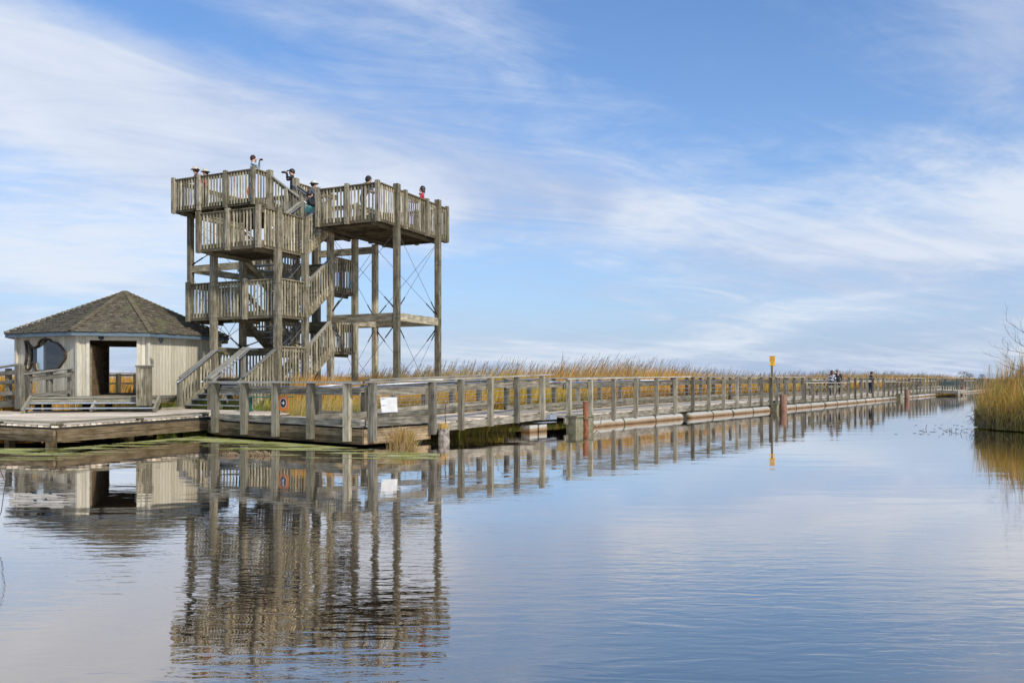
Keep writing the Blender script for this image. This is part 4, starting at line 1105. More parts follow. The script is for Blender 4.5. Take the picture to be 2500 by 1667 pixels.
# low grass and weeds on the land below the tower and pavilion
def tuftfield(name, label, poly_fn, N, h, cols, wts, w=.012, lean=.3, broken=.1, tops=None):
    P = poly_fn(N); n = len(P); hh = h*rng.uniform(.4, 1.1, n)
    o = blades(name, P, hh, w*np.ones(n), rng.uniform(.05, lean, n), pal(n, cols, wts), pal(n, tops or cols, wts), broken=broken); tag(o, label, kind='stuff'); return o
def f1(N):
    r = rng.uniform(-1.2, 9, N); l = rng.uniform(-9, 12, N); P = np.stack([T0.x+TR.x*r+TL.x*l, T0.y+TR.y*r+TL.y*l, np.full(N, .1)], 1)
    rx = P[:, 0]-K0.x; ry = P[:, 1]-K0.y; q = rx*KB.x+ry*KB.y; p = rx*KA.x+ry*KA.y
    return P[(q > 2.7) & (p > 2.8) & ~((P[:, 0]-PC.x)**2+(P[:, 1]-PC.y)**2 < 2.9**2)]
tuftfield('grass', 'short bright green grass around the foot of the tower', f1, 26000, .52, [(.28, .40, .05), (.38, .46, .07), (.45, .40, .14)], [3, 2, 1], .02)
def f5(N):
    x = rng.uniform(-15.5, -8.0, N); y = rng.uniform(25.7, 29.3, N); P = np.stack([x, y, np.full(N, .1)], 1)
    rx = x-T0.x; ry = y-T0.y; r = rx*TR.x+ry*TR.y
    return P[(r > -1.3) & ((x-PC.x)**2+(y-PC.y)**2 > 3.0**2)]
tuftfield('grass', 'bright green grass strip between the plank deck and the pavilion', f5, 14000, .88, [(.30, .42, .05), (.42, .50, .08), (.45, .40, .14)], [3, 2, 1], .018, .25)
def f2(N):
    p = 2.8+rng.random(N)*3.4; q = 2.7+rng.random(N)*5.8; P = ab_pts(p, q, .08); return P[~in_tower(P)]
tuftfield('tall_grass', 'tall straw coloured grass and weeds directly behind the corner walkway', f2, 9000, 1.1, [(.34, .44, .05), (.52, .46, .20), TAN, YGR], [4, 3, 3, 3], .018, .3, .25, tops=[YGR, TAN, (.55, .48, .28), GOLD])
def f2b(N):
    p = 2.7+rng.random(N)*1.6; q = 2.7+rng.random(N)*1.5; return ab_pts(p, q, .08)
tuftfield('weeds', 'bushy green weeds with yellow tips behind the white panel', f2b, 3500, .62, [(.13, .27, .03), (.24, .38, .04), (.45, .45, .07)], [4, 3, 1], .022, .5, 0)
def f3(N):
    p = 4.2+rng.random(N)*2.6; q = .6+rng.random(N)*2.2; return ab_pts(p, q, .0)
tuftfield('bank_grass', 'green and rust grass on the bank beneath the gangway', f3, 1800, .42, [GRN, YGR, BRN], [3, 2, 2], .018, .5, .2)
def f4(N):
    Y = 26+rng.random(N)**1.5*14; X = -(.60+.6*rng.random(N)**1.8)*Y; P = np.stack([X, Y, np.full(N, .1)], 1); return P[~in_pav(P)]
tuftfield('reed_fringe', 'golden reeds behind the rail fence at the left edge', f4, 13000, 1.75, [YGR, GOLD, ORG, GRN], [2, 3, 3, 1], .03, .2, .1)

# right-hand reed clump on its own islet
isl = []
for k in range(20):
    t = 2*PI*k/20; isl.append((17.9+2.35*math.cos(t)*(1+.06*math.sin(3*t)), 25.4+2.35*math.sin(t)*(1+.07*math.cos(4*t))))
o = sheet('reed_island', isl, .02, SOIL, .4); tag(o, kind='structure')
N = 18000; t = rng.uniform(0, 2*PI, N); rr = 2.85*np.sqrt(rng.random(N))
P = np.stack([17.9+rr*np.cos(t), 25.4+rr*np.sin(t), np.full(N, .03)], 1); edge = rr/2.85
left = np.clip((P[:, 0]-15.05)/2.2, 0, 1)
hh = (1.15+1.45*left)*(1+.13*lf(P[:, 0]*4, 2)+.08*lf(P[:, 1]*3+P[:, 0]*5, 4))*rng.uniform(.5, 1.1, N)
o = blades('reed_clump', P, hh, rng.uniform(.012, .03, N), rng.uniform(.02, .60, N), pal(N, [(.26, .28, .03), YGR, GRN, BRN, TAN], [4, 4, 1, 1.5, 1.5]), pal(N, [GOLD, YGR, (.34, .36, .04), ORG, TAN], [5, 3, 3, 4, 1.5]), broken=.42, wind=(.45, 0), rnd_=1.0, levels=(0, .25, .5, .75, 1.0), brk=(.3, .8), bcol=(.50, .38, .2))
tag(o, 'dense green and gold reed clump rising from the water at the right edge', kind='stuff')
N = 900; t = rng.uniform(0, 2*PI, N); rr = 2.8*np.sqrt(rng.random(N)); P = np.stack([17.9+rr*np.cos(t), 25.4+rr*np.sin(t), np.full(N, .03)], 1)
hh = (1.35+1.15*np.clip((P[:, 0]-15.05)/2.2, 0, 1))*rng.uniform(.8, 1.05, N)
o = blades('clump_plumes', P, hh, np.full(N, .014), rng.uniform(.05, .3, N), pal(N, [YGR], [1]), pal(N, [PLUM, BRN], [1, 1]), tipw=.8); tag(o, 'dark seed plumes above the right reed clump', kind='stuff')
# tangled dead stalks at its waterline
m = MB()
for k in range(110):
    a = rng.uniform(PI*.75, PI*1.75); r0 = 2.75+rng.uniform(-.3, .12); b = V(17.9+r0*math.cos(a), 25.4+r0*math.sin(a), rng.uniform(0, .1))
    L = rng.uniform(.3, 1.0); an = rng.uniform(PI*.6, PI*1.7); e = b+V(math.cos(an)*L*.5, math.sin(an)*L*.3, L*rng.uniform(.1, .7)); mid = b.lerp(e, .6)+V(0, 0, L*.18)
    m.tube([b, mid, e], [.008, .007, .004], 4, False)
o = m.build('dead_stalks', TWIG); tag(o, 'tangle of dark dead stalks at the foot of the right reed clump', kind='stuff')

# bare tree behind the clump
def bare_tree(base, h, label, spread=1.0, seed=1, lean=-.3, first=1.9):
    rnd = random.Random(seed); r = empty('bare_tree', base, label, 'tree')
    tr = MB(); br = MB()
    tp = [base, base+V(.05, 0, h*.3), base+V(-.05, 0, h*.6), base+V(.05*1, 0, h*.85), base+V(.1, .1, h)]
    tr.tube(tp, [.07, .06, .05, .035, .015], 7); tr.build('trunk', BARK, r)
    def grow(p, d, L, rad, dep):
        pts = [p]; dd = d.copy()
        for i in range(4):
            dd = (dd+V(rnd.uniform(-.28, .28), rnd.uniform(-.25, .25), rnd.uniform(-.12, .22))).normalized(); pts.append(pts[-1]+dd*L/4)
        br.tube(pts, [rad*(1-.16*i) for i in range(5)], 5, False)
        if dep > 0:
            for i in range(1, 5):
                if rnd.random() < .85:
                    nd_ = (dd+V(rnd.uniform(-.8, .8), rnd.uniform(-.6, .6), rnd.uniform(-.2, .9))).normalized(); grow(pts[i], nd_, L*rnd.uniform(.4, .6), rad*.55, dep-1)
    for k in range(7):
        f = .55+.42*k/6; p = base+V(0, 0, h*f)
        grow(p, V(-1 if k % 3 != 2 else .6, rnd.uniform(-.4, .4), .25+.25*k/6).normalized(), 1.15*spread*(1.25-.5*f), .011, 2)
    br.build('crown', BARK, r)
tb = at(2516, 0, 27.0); tb.z = 0
bare_tree(tb+V(0, 0, 0), 3.15, 'leafless grey tree behind the reed clump at the right edge', 1.0, 5)
# faint far trees on the horizon
def far_tree(x, Y, h, w, lab, seed):
    rnd = random.Random(seed); b = at(x, 0, Y); b.z = 0; r = empty('tree', b, lab, 'tree', 'distant trees on the horizon')
    m = MB(); m.tube([b, b+V(0, 0, h*.7)], [.35, .15], 6); m.build('trunk', BARK, r)
    m = MB()
    for k in range(420):
        a = rnd.uniform(0, 2*PI); rr = w*math.sqrt(rnd.random())*.5; z = h*rnd.uniform(.3, 1); rr *= 1.15-abs(z/h-.6)*1.3; c = b+V(rr*math.cos(a), rr*math.sin(a), z)
        s = rnd.uniform(.25, .6); n0 = len(m.v); d1 = V(rnd.uniform(-1, 1), rnd.uniform(-1, 1), rnd.uniform(-1, 1)).normalized()*s; d2 = V(rnd.uniform(-1, 1), rnd.uniform(-1, 1), rnd.uniform(-1, 1)).normalized()*s
        m.v += [c, c+d1, c+d2]; m.quad((n0, n0+1, n0+2), ((0, 0),)*3, .5)
    m.build('crown', plain('far_crown', (.16, .17, .13), .9), r)
far_tree(2352, 520, 6.6, 7.5, 'small hazy tree on the horizon above the farthest pile', 1); far_tree(2367, 540, 5.6, 6, 'hazy tree just right of the horizon pair', 2); far_tree(2398, 620, 5.6, 5, 'pale lone tree on the horizon left of the reed clump', 3)

# ------------------------------------------------------------------ water-edge details
c = at(984, 0, 18.95); c.z = 0; N = 1300
P = np.stack([c.x+rng.normal(0, .13, N), c.y+rng.normal(0, .07, N), np.full(N, -.02)], 1)
th = rng.normal(0, .34, N)
o = blades('sedge_tuft', P, rng.uniform(.12, .56, N), rng.uniform(.006, .013, N), np.abs(rng.normal(0, .3, N)), pal(N, [YGR, BRN, TAN], [2, 3, 2]), pal(N, [TAN, BRN, (.35, .14, .06), YGR], [3, 3, 2, 2]), broken=.25, wind=(0, 0), curve=1.3, brk=(.2, .7))
me = o.data; co = np.zeros(len(me.vertices)*3, np.float32); me.vertices.foreach_get('co', co); co = co.reshape(-1, 3); tt = np.repeat(th, 8)
co[:, 0] += np.tan(tt*.9)*co[:, 2]; me.vertices.foreach_set('co', co.ravel()); me.update()
tag(o, 'brown sedge tuft growing from the water against the walkway side', 'plant')
st = empty('tree_stump', at(1083, 0, 20.8), 'grey weathered stump topped with yellow grass beside the gangway', 'stump'); st.location.z = 0
c = at(1083, 0, 20.8); c.z = 0; m = MB()
pts = []; n = 22
for j, (z, s) in enumerate(((-.2, 1.08), (.1, 1.0), (.33, .95))):
    for k in range(n):
        t = 2*PI*k/n; r_ = .145*s*(1+.07*math.sin(5*t+1)+.04*math.sin(9*t)); m.v.append(c+V(r_*math.cos(t), r_*math.sin(t), z+(random.uniform(-.015, .02) if j == 2 else 0)))
for j in range(2):
    for k in range(n): k2 = (k+1) % n; m.quad((j*n+k, j*n+k2, (j+1)*n+k2, (j+1)*n+k), ((0, 0),)*4, .5)
m.quad(tuple(2*n+k for k in range(n)), tuple((0, 0) for _ in range(n)), .5); m.build('trunk', STUMPW, st)
N = 350; P = np.stack([c.x+rng.normal(0, .06, N), c.y+rng.normal(0, .06, N), np.full(N, .32)], 1)
o = blades('grass_tuft', P, rng.uniform(.05, .2, N), np.full(N, .008), rng.uniform(0, .5, N), pal(N, [YGR, TAN], [1, 1]), pal(N, [GOLD, TAN], [1, 1]), parent=st, wind=(0, 0))
m = MB(); m.tube([c+V(.03, 0, .3), c+V(.05, 0, .5), c+V(.035, 0, .72), c+V(.06, 0, .95)], [.008, .012, .009, .012], 5); m.build('dead_stalk', TWIG, st)

# algae flakes floating along the deck edge (grid cells kept by a noise test)
def vnoise(x, y, s):
    xi = np.floor(x).astype(int); yi = np.floor(y).astype(int); xf = x-xi; yf = y-yi
    def h(a, b): n = (a*374761393+b*668265263+s*69069) & 0x7fffffff; n = ((n ^ (n >> 13))*1274126177) & 0x7fffffff; return (n & 0xffff)/65535.0
    u = xf*xf*(3-2*xf); v = yf*yf*(3-2*yf)
    return (h(xi, yi)*(1-u)+h(xi+1, yi)*u)*(1-v)+(h(xi, yi+1)*(1-u)+h(xi+1, yi+1)*u)*v
def fbm(x, y, s): return vnoise(x, y, s)*.5+vnoise(x*2.1, y*2.1, s+1)*.27+vnoise(x*4.3, y*4.3, s+2)*.15+vnoise(x*9, y*9, s+3)*.08
gx, gy = np.meshgrid(np.arange(-14, -1.5, .05), np.arange(13.2, 23.2, .022)); gx = gx.ravel(); gy = gy.ravel()
rx = gx-K0.x; ry = gy-K0.y; pp_ = rx*KA.x+ry*KA.y; qq_ = rx*KB.x+ry*KB.y
ex = gx-P2.x; ey = gy-P2.y; dd = (P1-P2).normalized(); outv = V(dd.y, -dd.x, 0); dist1 = ex*outv.x+ey*outv.y   # metres in front of P2-P1
inlet = (dist1 > .1) & (pp_ < -.1)
front = np.clip(np.minimum(dist1, 9)/3.2, 0, 2); near2 = np.clip(-pp_/2.2, 0, 3)
sc = .8*fbm(gx*.8, gy*5.0, 5)+.28*fbm(gx*4, gy*18, 9)
dd_ = np.minimum(np.clip(dist1, 0, 9), np.clip(-pp_, 0, 9)); thr = .455+.11*dd_+.02*np.clip(gx+6, 0, 9)
leftb = (gx < -10.3) & (gy < 18.6) & (gy > 16.6); thr = np.where(leftb, .54+.08*np.abs(gy-17.9), thr)
k = ((inlet | leftb) & (sc > thr))
X = gx[k]; Y = gy[k]; n = len(X)
vv = np.zeros((n, 4, 3)); jx = rng.uniform(-.012, .012, (n, 4)); hx, hy = .027, .0125
for q_, (a, b) in enumerate(((-1, -1), (1, -1), (1, 1), (-1, 1))): vv[:, q_, 0] = X+a*hx+jx[:, q_]; vv[:, q_, 1] = Y+b*hy+jx[:, q_]*.3; vv[:, q_, 2] = .004
me = bpy.data.meshes.new('algae'); me.vertices.add(n*4); me.vertices.foreach_set('co', vv.ravel().astype(np.float32)); me.loops.add(n*4); me.loops.foreach_set('vertex_index', np.arange(n*4, dtype=np.int32))
me.polygons.add(n); me.polygons.foreach_set('loop_start', np.arange(0, n*4, 4, dtype=np.int32)); me.polygons.foreach_set('loop_total', np.full(n, 4, np.int32)); me.materials.append(ALGAE); me.update(calc_edges=True)
o = bpy.data.objects.new('algae', me); COL.objects.link(o); tag(o, 'yellow green algae scum floating on the water below the decks', kind='stuff')
# withered leaf curls and twigs on the water
def curl(x, Y, s, lab, n=26, seed=0):
    rnd = random.Random(seed); c = at(x, 0, Y); c.z = .005; m = MB()
    for k in range(n):
        a = c+V(rnd.gauss(0, s*.6), rnd.gauss(0, s*.12), 0); L = rnd.uniform(.06, .16)*(.6+s); an = rnd.uniform(0, 2*PI)
        m.tube([a, a+V(math.cos(an)*L*.4, 0, L*.7), a+V(math.cos(an)*L, math.sin(an)*L*.4, L*.4), a+V(math.cos(an)*L*1.2, 0, .0)], [.006, .008, .006, .003], 4, False)
    o = m.build('withered_leaves', plain('withered', (.34, .24, .14), .9)); tag(o, lab, 'dead leaves', 'withered leaf tufts on the water')
curl(563, 16.9, .10, 'small upright tuft of withered leaves afloat below the walkway', 24, 2); curl(632, 16.9, .22, 'long low tuft of curled withered leaves afloat below the orange sign', 40, 4)
m = MB(); rnd = random.Random(9)
for k in range(48):
    x = rnd.gauss(2300, 50); Y = rnd.choice([23.8, 25.5, 27.8, 24.2])+rnd.gauss(0, .7); 
    if x > 2395: continue
    c = at(x, 0, Y); c.z = .004; L = rnd.uniform(.03, .12); m.tube([c, c+V(L, rnd.uniform(-.03, .03), .004+rnd.random()*.01)], .004, 4)
for x, Y in ((2318, 24.4), (2322, 24.6), (2333, 24.5), (2260, 26), (2345, 23.6)):
    c = at(x, 0, Y); c.z = 0; m.tube([c, c+V(.02, 0, .06), c+V(rnd.uniform(-.05, .05), 0, .12)], .007, 4)
o = m.build('floating_twigs', TWIG); tag(o, 'scattered dark twigs floating left of the right reed clump', kind='stuff')
m = MB()
for k in range(60):
    x = rnd.uniform(20, 130); Y = rnd.uniform(10.0, 11.3); c = at(x, 0, Y); c.z = .004; L = rnd.uniform(.1, .35); m.tube([c, c+V(L, rnd.uniform(-.02, .02), 0)], .005, 4)
c = at(34, 0, 10.6); c.z = 0; m.tube([c, c+V(0, 0, .10)], .006, 4); m.tube([c+V(.03, 0, 0), c+V(.05, 0, .07)], .006, 4)
o = m.build('floating_straw', plain('straw', (.45, .42, .36), .9)); tag(o, 'thin pale straws afloat near the left edge', kind='stuff')
m = MB(); c = at(8, 0, 8.2); c.z = 0
m.tube([V(c.x-.15, 8.2, -.02), V(c.x-.02, 8.2, .25), V(c.x+.02, 8.2, .55), V(c.x-.06, 8.2, .75), V(c.x-.2, 8.2, .82)], .004, 5)
o = m.build('arching_stem', TWIG); tag(o, 'thin dark stem arching out of the water at the left edge', 'plant')

# ------------------------------------------------------------------ people
def cmat(n, c, r=.8): return plain(n, c, r, 0, .12, 8)
SKIN = cmat('skin', (.52, .30, .20), .6); HAIRD = cmat('dark_hair', (.03, .018, .015), .5); BLK = cmat('black_cloth', (.02, .02, .023)); NAVY = cmat('navy_cloth', (.025, .03, .06)); SHOE = cmat('shoe', (.03, .03, .03))
def plaid():
    m, nt, b, out = new_mat('plaid_cloth'); tc = nd(nt, 'ShaderNodeTexCoord')
    ck = nd(nt, 'ShaderNodeTexChecker', Scale=9.0); nt.links.new(tc.outputs['Object'], ck.inputs['Vector']); ck.inputs[1].default_value = (.62, .64, .70, 1); ck.inputs[2].default_value = (.02, .02, .04, 1)
    nt.links.new(ck.outputs[0], b.inputs['Base Color']); b.inputs['Roughness'].default_value = .9; return m
def stripes():
    m, nt, b, out = new_mat('striped_cloth'); tc = nd(nt, 'ShaderNodeTexCoord')
    w_ = nd(nt, 'ShaderNodeTexWave', Scale=5.5, Distortion=2.0); w_.bands_direction = 'Z'; nt.links.new(tc.outputs['Object'], w_.inputs['Vector'])
    r = ramp(nt, [(.55, (.02, .02, .025)), (.8, (.5, .5, .52))], w_.outputs[0]); nt.links.new(r.outputs[0], b.inputs['Base Color']); return m
def person(loc, face, label, top, legs, hair=HAIRD, hat=None, hatmat=None, pose='stand', hgt=1.70, hairlen=.0, bend=0.0, scarf=None, hood=None, headturn=0.0):
    """face: heading angle in degrees (0 = +X, 90 = away from camera)"""
    loc = Vector(loc); r = empty('person', loc, label, 'person'); s = hgt/1.72
    a = math.radians(face); fw_ = V(math.cos(a), math.sin(a), 0); rt = V(math.sin(a), -math.cos(a), 0)
    def L(x, y, z):   # x right, y forward
        yb = y+max(0, z-.95)*math.sin(bend)*1.0; zb = z-(max(0, z-.95)*(1-math.cos(bend)))
        return (rt*x+fw_*yb+V(0, 0, zb))*s
    J = []; E = []; R = []; G = []
    def add(p, rad, par, g): J.append(p); R.append(rad*s); G.append(g); (E.append((par, len(J)-1)) if par is not None else None); return len(J)-1
    pel = add(L(0, 0, .96), .155, None, 'L'); wa = add(L(0, .01, 1.10), .135, pel, 'T'); ch = add(L(0, .0, 1.30), .165, wa, 'T'); nk = add(L(0, .01, 1.46), .065, ch, 'S'); hd = add(L(0, .04, 1.58), .095, nk, 'S'); cr = add(L(0, .03, 1.665), .085, hd, 'S')
    nose = add(L(.0, .145, 1.575), .014, hd, 'S')
    walk = .14 if pose == 'walk' else .03
    for sd in (-1, 1):
        hp = add(L(.095*sd, 0, .90), .10, pel, 'L'); kn = add(L(.10*sd, .03+walk*sd*.7, .50), .066, hp, 'L'); an = add(L(.10*sd, walk*sd*1.1-.01, .09), .045, kn, 'L'); add(L(.11*sd, walk*sd*1.1+.15, .04), .04, an, 'F')
        sh = add(L(.18*sd, 0, 1.40), .072, ch, 'T')
        if pose in ('binoc', 'camera'):
            el = add(L(.25*sd, .20, 1.30), .05, sh, 'T'); wr = add(L(.09*sd, .22, 1.54), .034, el, 'T'); palm = add(L(.065*sd, .25, 1.57), .034, wr, 'S'); fd = V(0, 0, 1); fb = L(.06*sd, .27, 1.58)
        elif pose == 'lean':
            el = add(L(.26*sd, .14, 1.16), .05, sh, 'T'); wr = add(L(.16*sd, .34, 1.10), .034, el, 'T'); palm = add(L(.10*sd, .42, 1.11), .034, wr, 'S'); fb = L(.07*sd, .47, 1.11)
        elif pose in ('phone', 'hold'):
            el = add(L(.24*sd, .06, 1.12), .05, sh, 'T'); wr = add(L(.10*sd, .28, 1.20), .034, el, 'T'); palm = add(L(.06*sd, .34, 1.24), .034, wr, 'S'); fb = L(.04*sd, .38, 1.26)
        else:
            el = add(L(.24*sd, -.03, 1.12), .05, sh, 'T'); wr = add(L(.23*sd, .08, .90), .034, el, 'T'); palm = add(L(.22*sd, .11, .83), .034, wr, 'S'); fb = L(.22*sd, .13, .76)
        pb = J[palm]; ax = (fb-pb).normalized(); sdv = rt*sd
        for fi in range(4):
            ln = (.072, .082, .076, .06)[fi]*s; o0 = fw_*0+(rt if pose in ('lean', 'phone', 'hold', 'binoc', 'camera') else fw_)*((fi-1.5)*.019*s)
            k1 = add(pb+o0+ax*.045*s, .009, palm, 'S'); add(pb+o0+ax*(.045*s+ln)+V(0, 0, -.012), .008, k1, 'S')
        t1 = add(pb-sdv*.035*s+ax*.012, .010, palm, 'S'); add(pb-sdv*.05*s+ax*.05*s, .009, t1, 'S')
    me = bpy.data.meshes.new('body'); me.from_pydata([tuple(j) for j in J], E, []); ob = bpy.data.objects.new('body', me); COL.objects.link(ob)
    md = ob.modifiers.new('s', 'SKIN'); sv_ = me.skin_vertices[0].data
    for i, q in enumerate(sv_): q.radius = (R[i], R[i]*(.8 if G[i] in 'T' and i in (wa, ch, pel) else 1)); q.use_root = (i == 0)
    ob.modifiers.new('u', 'SUBSURF').levels = 1
    dg = bpy.context.evaluated_depsgraph_get(); dg.update(); m2 = bpy.data.meshes.new_from_object(ob.evaluated_get(dg)); m2.name = 'body'
    ob.modifiers.clear(); ob.data = m2; ob.parent = r; ob.name = 'body'
    for mt in (SKIN, top, legs, SHOE): m2.materials.append(mt)
    seg = [(J[a_], J[b_], G[b_]) for a_, b_ in E]; idx = {'S': 0, 'T': 1, 'L': 2, 'F': 3}
    for f in m2.polygons:
        c = Vector(f.center); best = 9; g = 'T'
        for (p, q, gg) in seg:
            dd_ = q-p; t_ = max(0, min(1, (c-p).dot(dd_)/max(1e-9, dd_.length_squared))); x_ = (c-p-dd_*t_).length
            if x_ < best: best = x_; g = gg
        f.material_index = idx[g]; f.use_smooth = True
    off = loc
    hc = L(0, .03, 1.60)+off; rr_ = .112*s
    def ell(name, c, a_, b_, c_, mat):
        m = MB(); m.ell(c, a_, b_, c_, 14, 9, rot=a); return m.build(name, mat, r, True)
    if hair and not hood:
        ell('hair', hc-fw_*.028*s+V(0, 0, .03), rr_*1.02, rr_*1.02, rr_*1.15, hair)
        if hairlen: ell('hair', hc-fw_*.05*s-V(0, 0, hairlen*.5), .08, .105, hairlen, hair)
    if hood: ell('hood', hc-fw_*.03*s+V(0, 0, .03), rr_*1.12, rr_*1.08, rr_*1.25, hood)
    if hat == 'sun':
        m = MB(); c0 = hc+V(0, 0, .055); n_ = 18
        for (rad, z) in ((.19, -.012), (.115, .01), (.105, .06), (.085, .105), (.01, .115)):
            for k_ in range(n_): t_ = 2*PI*k_/n_; m.v.append(c0+V(rad*math.cos(t_), rad*math.sin(t_), z))
        for j_ in range(4):
            for k_ in range(n_): k2 = (k_+1) % n_; m.quad((j_*n_+k_, j_*n_+k2, (j_+1)*n_+k2, (j_+1)*n_+k_), ((0, 0),)*4, .5)
        m.build('hat', hatmat, r, True)
    if hat == 'cap':
        ell('cap', hc+V(0, 0, .06)-fw_*.01, rr_*1.04, rr_*1.0, rr_*.82, hatmat)
        m = MB(); m.beam(hc+fw_*.08+V(0, 0, .055), hc+fw_*.19+V(0, 0, .045), .14, .014); m.build('cap_brim', hatmat, r)
    if scarf: ell('scarf', L(0, .04, 1.43)+off, .12, .12, .06, scarf)
    return r, (lambda x, y, z: L(x, y, z)+off), fw_, rt
straw = cmat('straw_hat', (.58, .50, .36)); ltb = cmat('pale_blue_jacket', (.42, .52, .56)); redj = cmat('red_jacket', (.50, .02, .03)); mar = cmat('maroon_jacket', (.10, .03, .05)); jean = cmat('jeans', (.05, .07, .12)); gry = cmat('grey_scarf', (.45, .46, .48)); orj = cmat('orange_jacket', (.75, .12, .04)); olive = cmat('olive_cloth', (.06, .06, .035)); mint = cmat('mint_bag', (.16, .36, .30)); slate = cmat('slate_jacket', (.07, .08, .10)); greych = cmat('grey_cap', (.30, .36, .36)); brownh = cmat('brown_hair', (.10, .045, .025))
person(T(2.8, 6.68, zU), 205, 'person in cream sun hat and dark maroon jacket at the top left of the tower', mar, jean, hat='sun', hatmat=straw, pose='lean', hgt=1.66)
person(T(3.15, 6.50, zU), 230, 'person in cream sun hat and red jacket behind the maroon one on the tower top', redj, BLK, hat='sun', hatmat=straw, pose='lean', hgt=1.63)
_, Lf, fv, rv = person(T(2.55, 3.45, zU), 5, 'person in pale blue hooded jacket looking through binoculars on the highest platform', ltb, NAVY, hair=cmat('auburn_hair', (.05, .018, .018)), pose='binoc', hgt=1.72, hairlen=.05)
m = MB(); b0 = Lf(0, .22, 1.585); m.tube([b0-rv*.035, b0-rv*.04+fv*.15], [.022, .032], 8); m.tube([b0+rv*.035, b0+rv*.04+fv*.15], [.022, .032], 8); m.beam(b0+fv*.04-rv*.04, b0+fv*.04+rv*.04, .04, .02)
o = m.build('binoculars', BLK, None, True); tag(o, 'black binoculars held by the person in the pale blue jacket', 'binoculars')
person(T(3.6, 4.5, zU), 100, 'small child in orange jacket behind the balusters of the highest platform', orj, BLK, pose='stand', hgt=1.0)
_, Lf, fv, rv = person(T(4.75, 3.35, zU), 200, 'person dressed in black aiming a camera left near the top of the stairs', BLK, olive, pose='camera', hgt=1.70, hat='cap', hatmat=BLK)
m = MB(); b0 = Lf(0, .24, 1.57); m.beam(b0-rv*.07, b0+rv*.07, .07, .10); m.tube([b0, b0+fv*.2], [.035, .045], 10); o = m.build('camera', BLK, None); tag(o, 'black camera with long lens held at the stair top', 'camera')
person(T(4.1, 1.75, zR+.36), 350, 'person in pale sun hat and slate jacket at the foot of the top stair flight', slate, BLK, hat='sun', hatmat=cmat('pale_hat', (.62, .58, .5)), pose='lean', hgt=1.72)
_, Lf, fv, rv = person(T(2.35, .55, zM+.65), 20, 'person in black puffy jacket and striped trousers climbing the upper stairs', BLK, stripes(), pose='hold', hgt=1.66)
m = MB(); c0 = Lf(.20, -.02, .98); m.beam(c0-fv*.15+V(0, 0, .04), c0+fv*.15-V(0, 0, .04), .10, .26); bg = m.build('shoulder_bag', mint); tag(bg, 'mint green shoulder bag hanging at the hip of the climbing person', 'bag')
m = MB(); m.tube([c0-fv*.1+V(0, 0, .12), Lf(.06, .02, 1.47), c0+fv*.1+V(0, 0, .1)], .012, 5); m.build('strap', BLK, bg)
person(T(2.95, -1.45, zR), 340, 'person in dark hooded jacket bending over the rail of the right platform', slate, BLK, pose='lean', hgt=1.70, hood=BLK, bend=.35)
_, Lf, fv, rv = person(T(5.25, -2.62, zR+.02), 190, 'person with dark curly hair, red jacket and grey scarf at the right platform', redj, BLK, pose='lean', hgt=1.68, hairlen=.12, scarf=gry)
person(AB(42.3, .75, .52), 60, 'person in black and white plaid shirt seen from behind on the boardwalk', plaid(), NAVY, pose='stand', hgt=1.66, hairlen=.16, hair=brownh)
person(AB(43.9, .8, .52), 250, 'person in black jacket and grey cap facing the plaid shirt on the boardwalk', BLK, BLK, hat='cap', hatmat=greych, pose='stand', hgt=1.76)
_, Lf, fv, rv = person(AB(51.8, .5, .52), 0, 'person in black cap looking down at a phone on the boardwalk', BLK, NAVY, hat='cap', hatmat=BLK, pose='phone', hgt=1.66, bend=.15)
m = MB(); c0 = Lf(0, .42, 1.30); m.beam(c0-V(0, 0, .07), c0+V(0, 0, .07), .075, .01); o = m.build('phone', IRON); tag(o, 'small phone held by the person in the black cap', 'phone')

# ------------------------------------------------------------------ camera, sky, sun
cam = bpy.data.cameras.new('camera'); co_ = bpy.data.objects.new('camera', cam); COL.objects.link(co_)
co_.location = (0, 0, H); co_.rotation_euler = (math.radians(90), 0, 0)
cam.sensor_width = 36; cam.lens = F/2500*36; cam.shift_y = (HY-833.5)/2500; cam.clip_end = 10000; cam.clip_start = .05
SC.camera = co_
sun = bpy.data.lights.new('sun', 'SUN'); so = bpy.data.objects.new('sun', sun); COL.objects.link(so)
sd_ = V(.66, -.75, 0).normalized(); el = math.radians(36); sdir = V(sd_.x*math.cos(el), sd_.y*math.cos(el), math.sin(el))
so.rotation_euler = sdir.to_track_quat('Z', 'Y').to_euler(); sun.energy = 2.9; sun.angle = math.radians(4); sun.color = (1, .95, .87)
wd = bpy.data.worlds.new('World'); SC.world = wd; wd.use_nodes = True; nt = wd.node_tree; nt.nodes.clear()
out = nt.nodes.new('ShaderNodeOutputWorld'); bg = nt.nodes.new('ShaderNodeBackground'); nt.links.new(bg.outputs[0], out.inputs[0])
sky = nt.nodes.new('ShaderNodeTexSky'); sky.sky_type = 'NISHITA'; sky.sun_disc = False; sky.sun_elevation = el; sky.sun_rotation = math.atan2(sd_.x, sd_.y); sky.altitude = 100; sky.air_density = 1.0; sky.dust_density = .6; sky.ozone_density = 2.0
bg.inputs[1].default_value = 0.13
tc = nt.nodes.new('ShaderNodeTexCoord'); sp = nt.nodes.new('ShaderNodeSeparateXYZ'); nt.links.new(tc.outputs['Generated'], sp.inputs[0])
def M(op, a, b=None, c=None, clamp=False):
    n = nt.nodes.new('ShaderNodeMath'); n.operation = op; n.use_clamp = clamp
    for i, v in enumerate((a, b, c)):
        if v is None: continue
        if isinstance(v, (int, float)): n.inputs[i].default_value = v
        else: nt.links.new(v, n.inputs[i])
    return n.outputs[0]
X_, Y_, Z_ = sp.outputs[0], sp.outputs[1], sp.outputs[2]
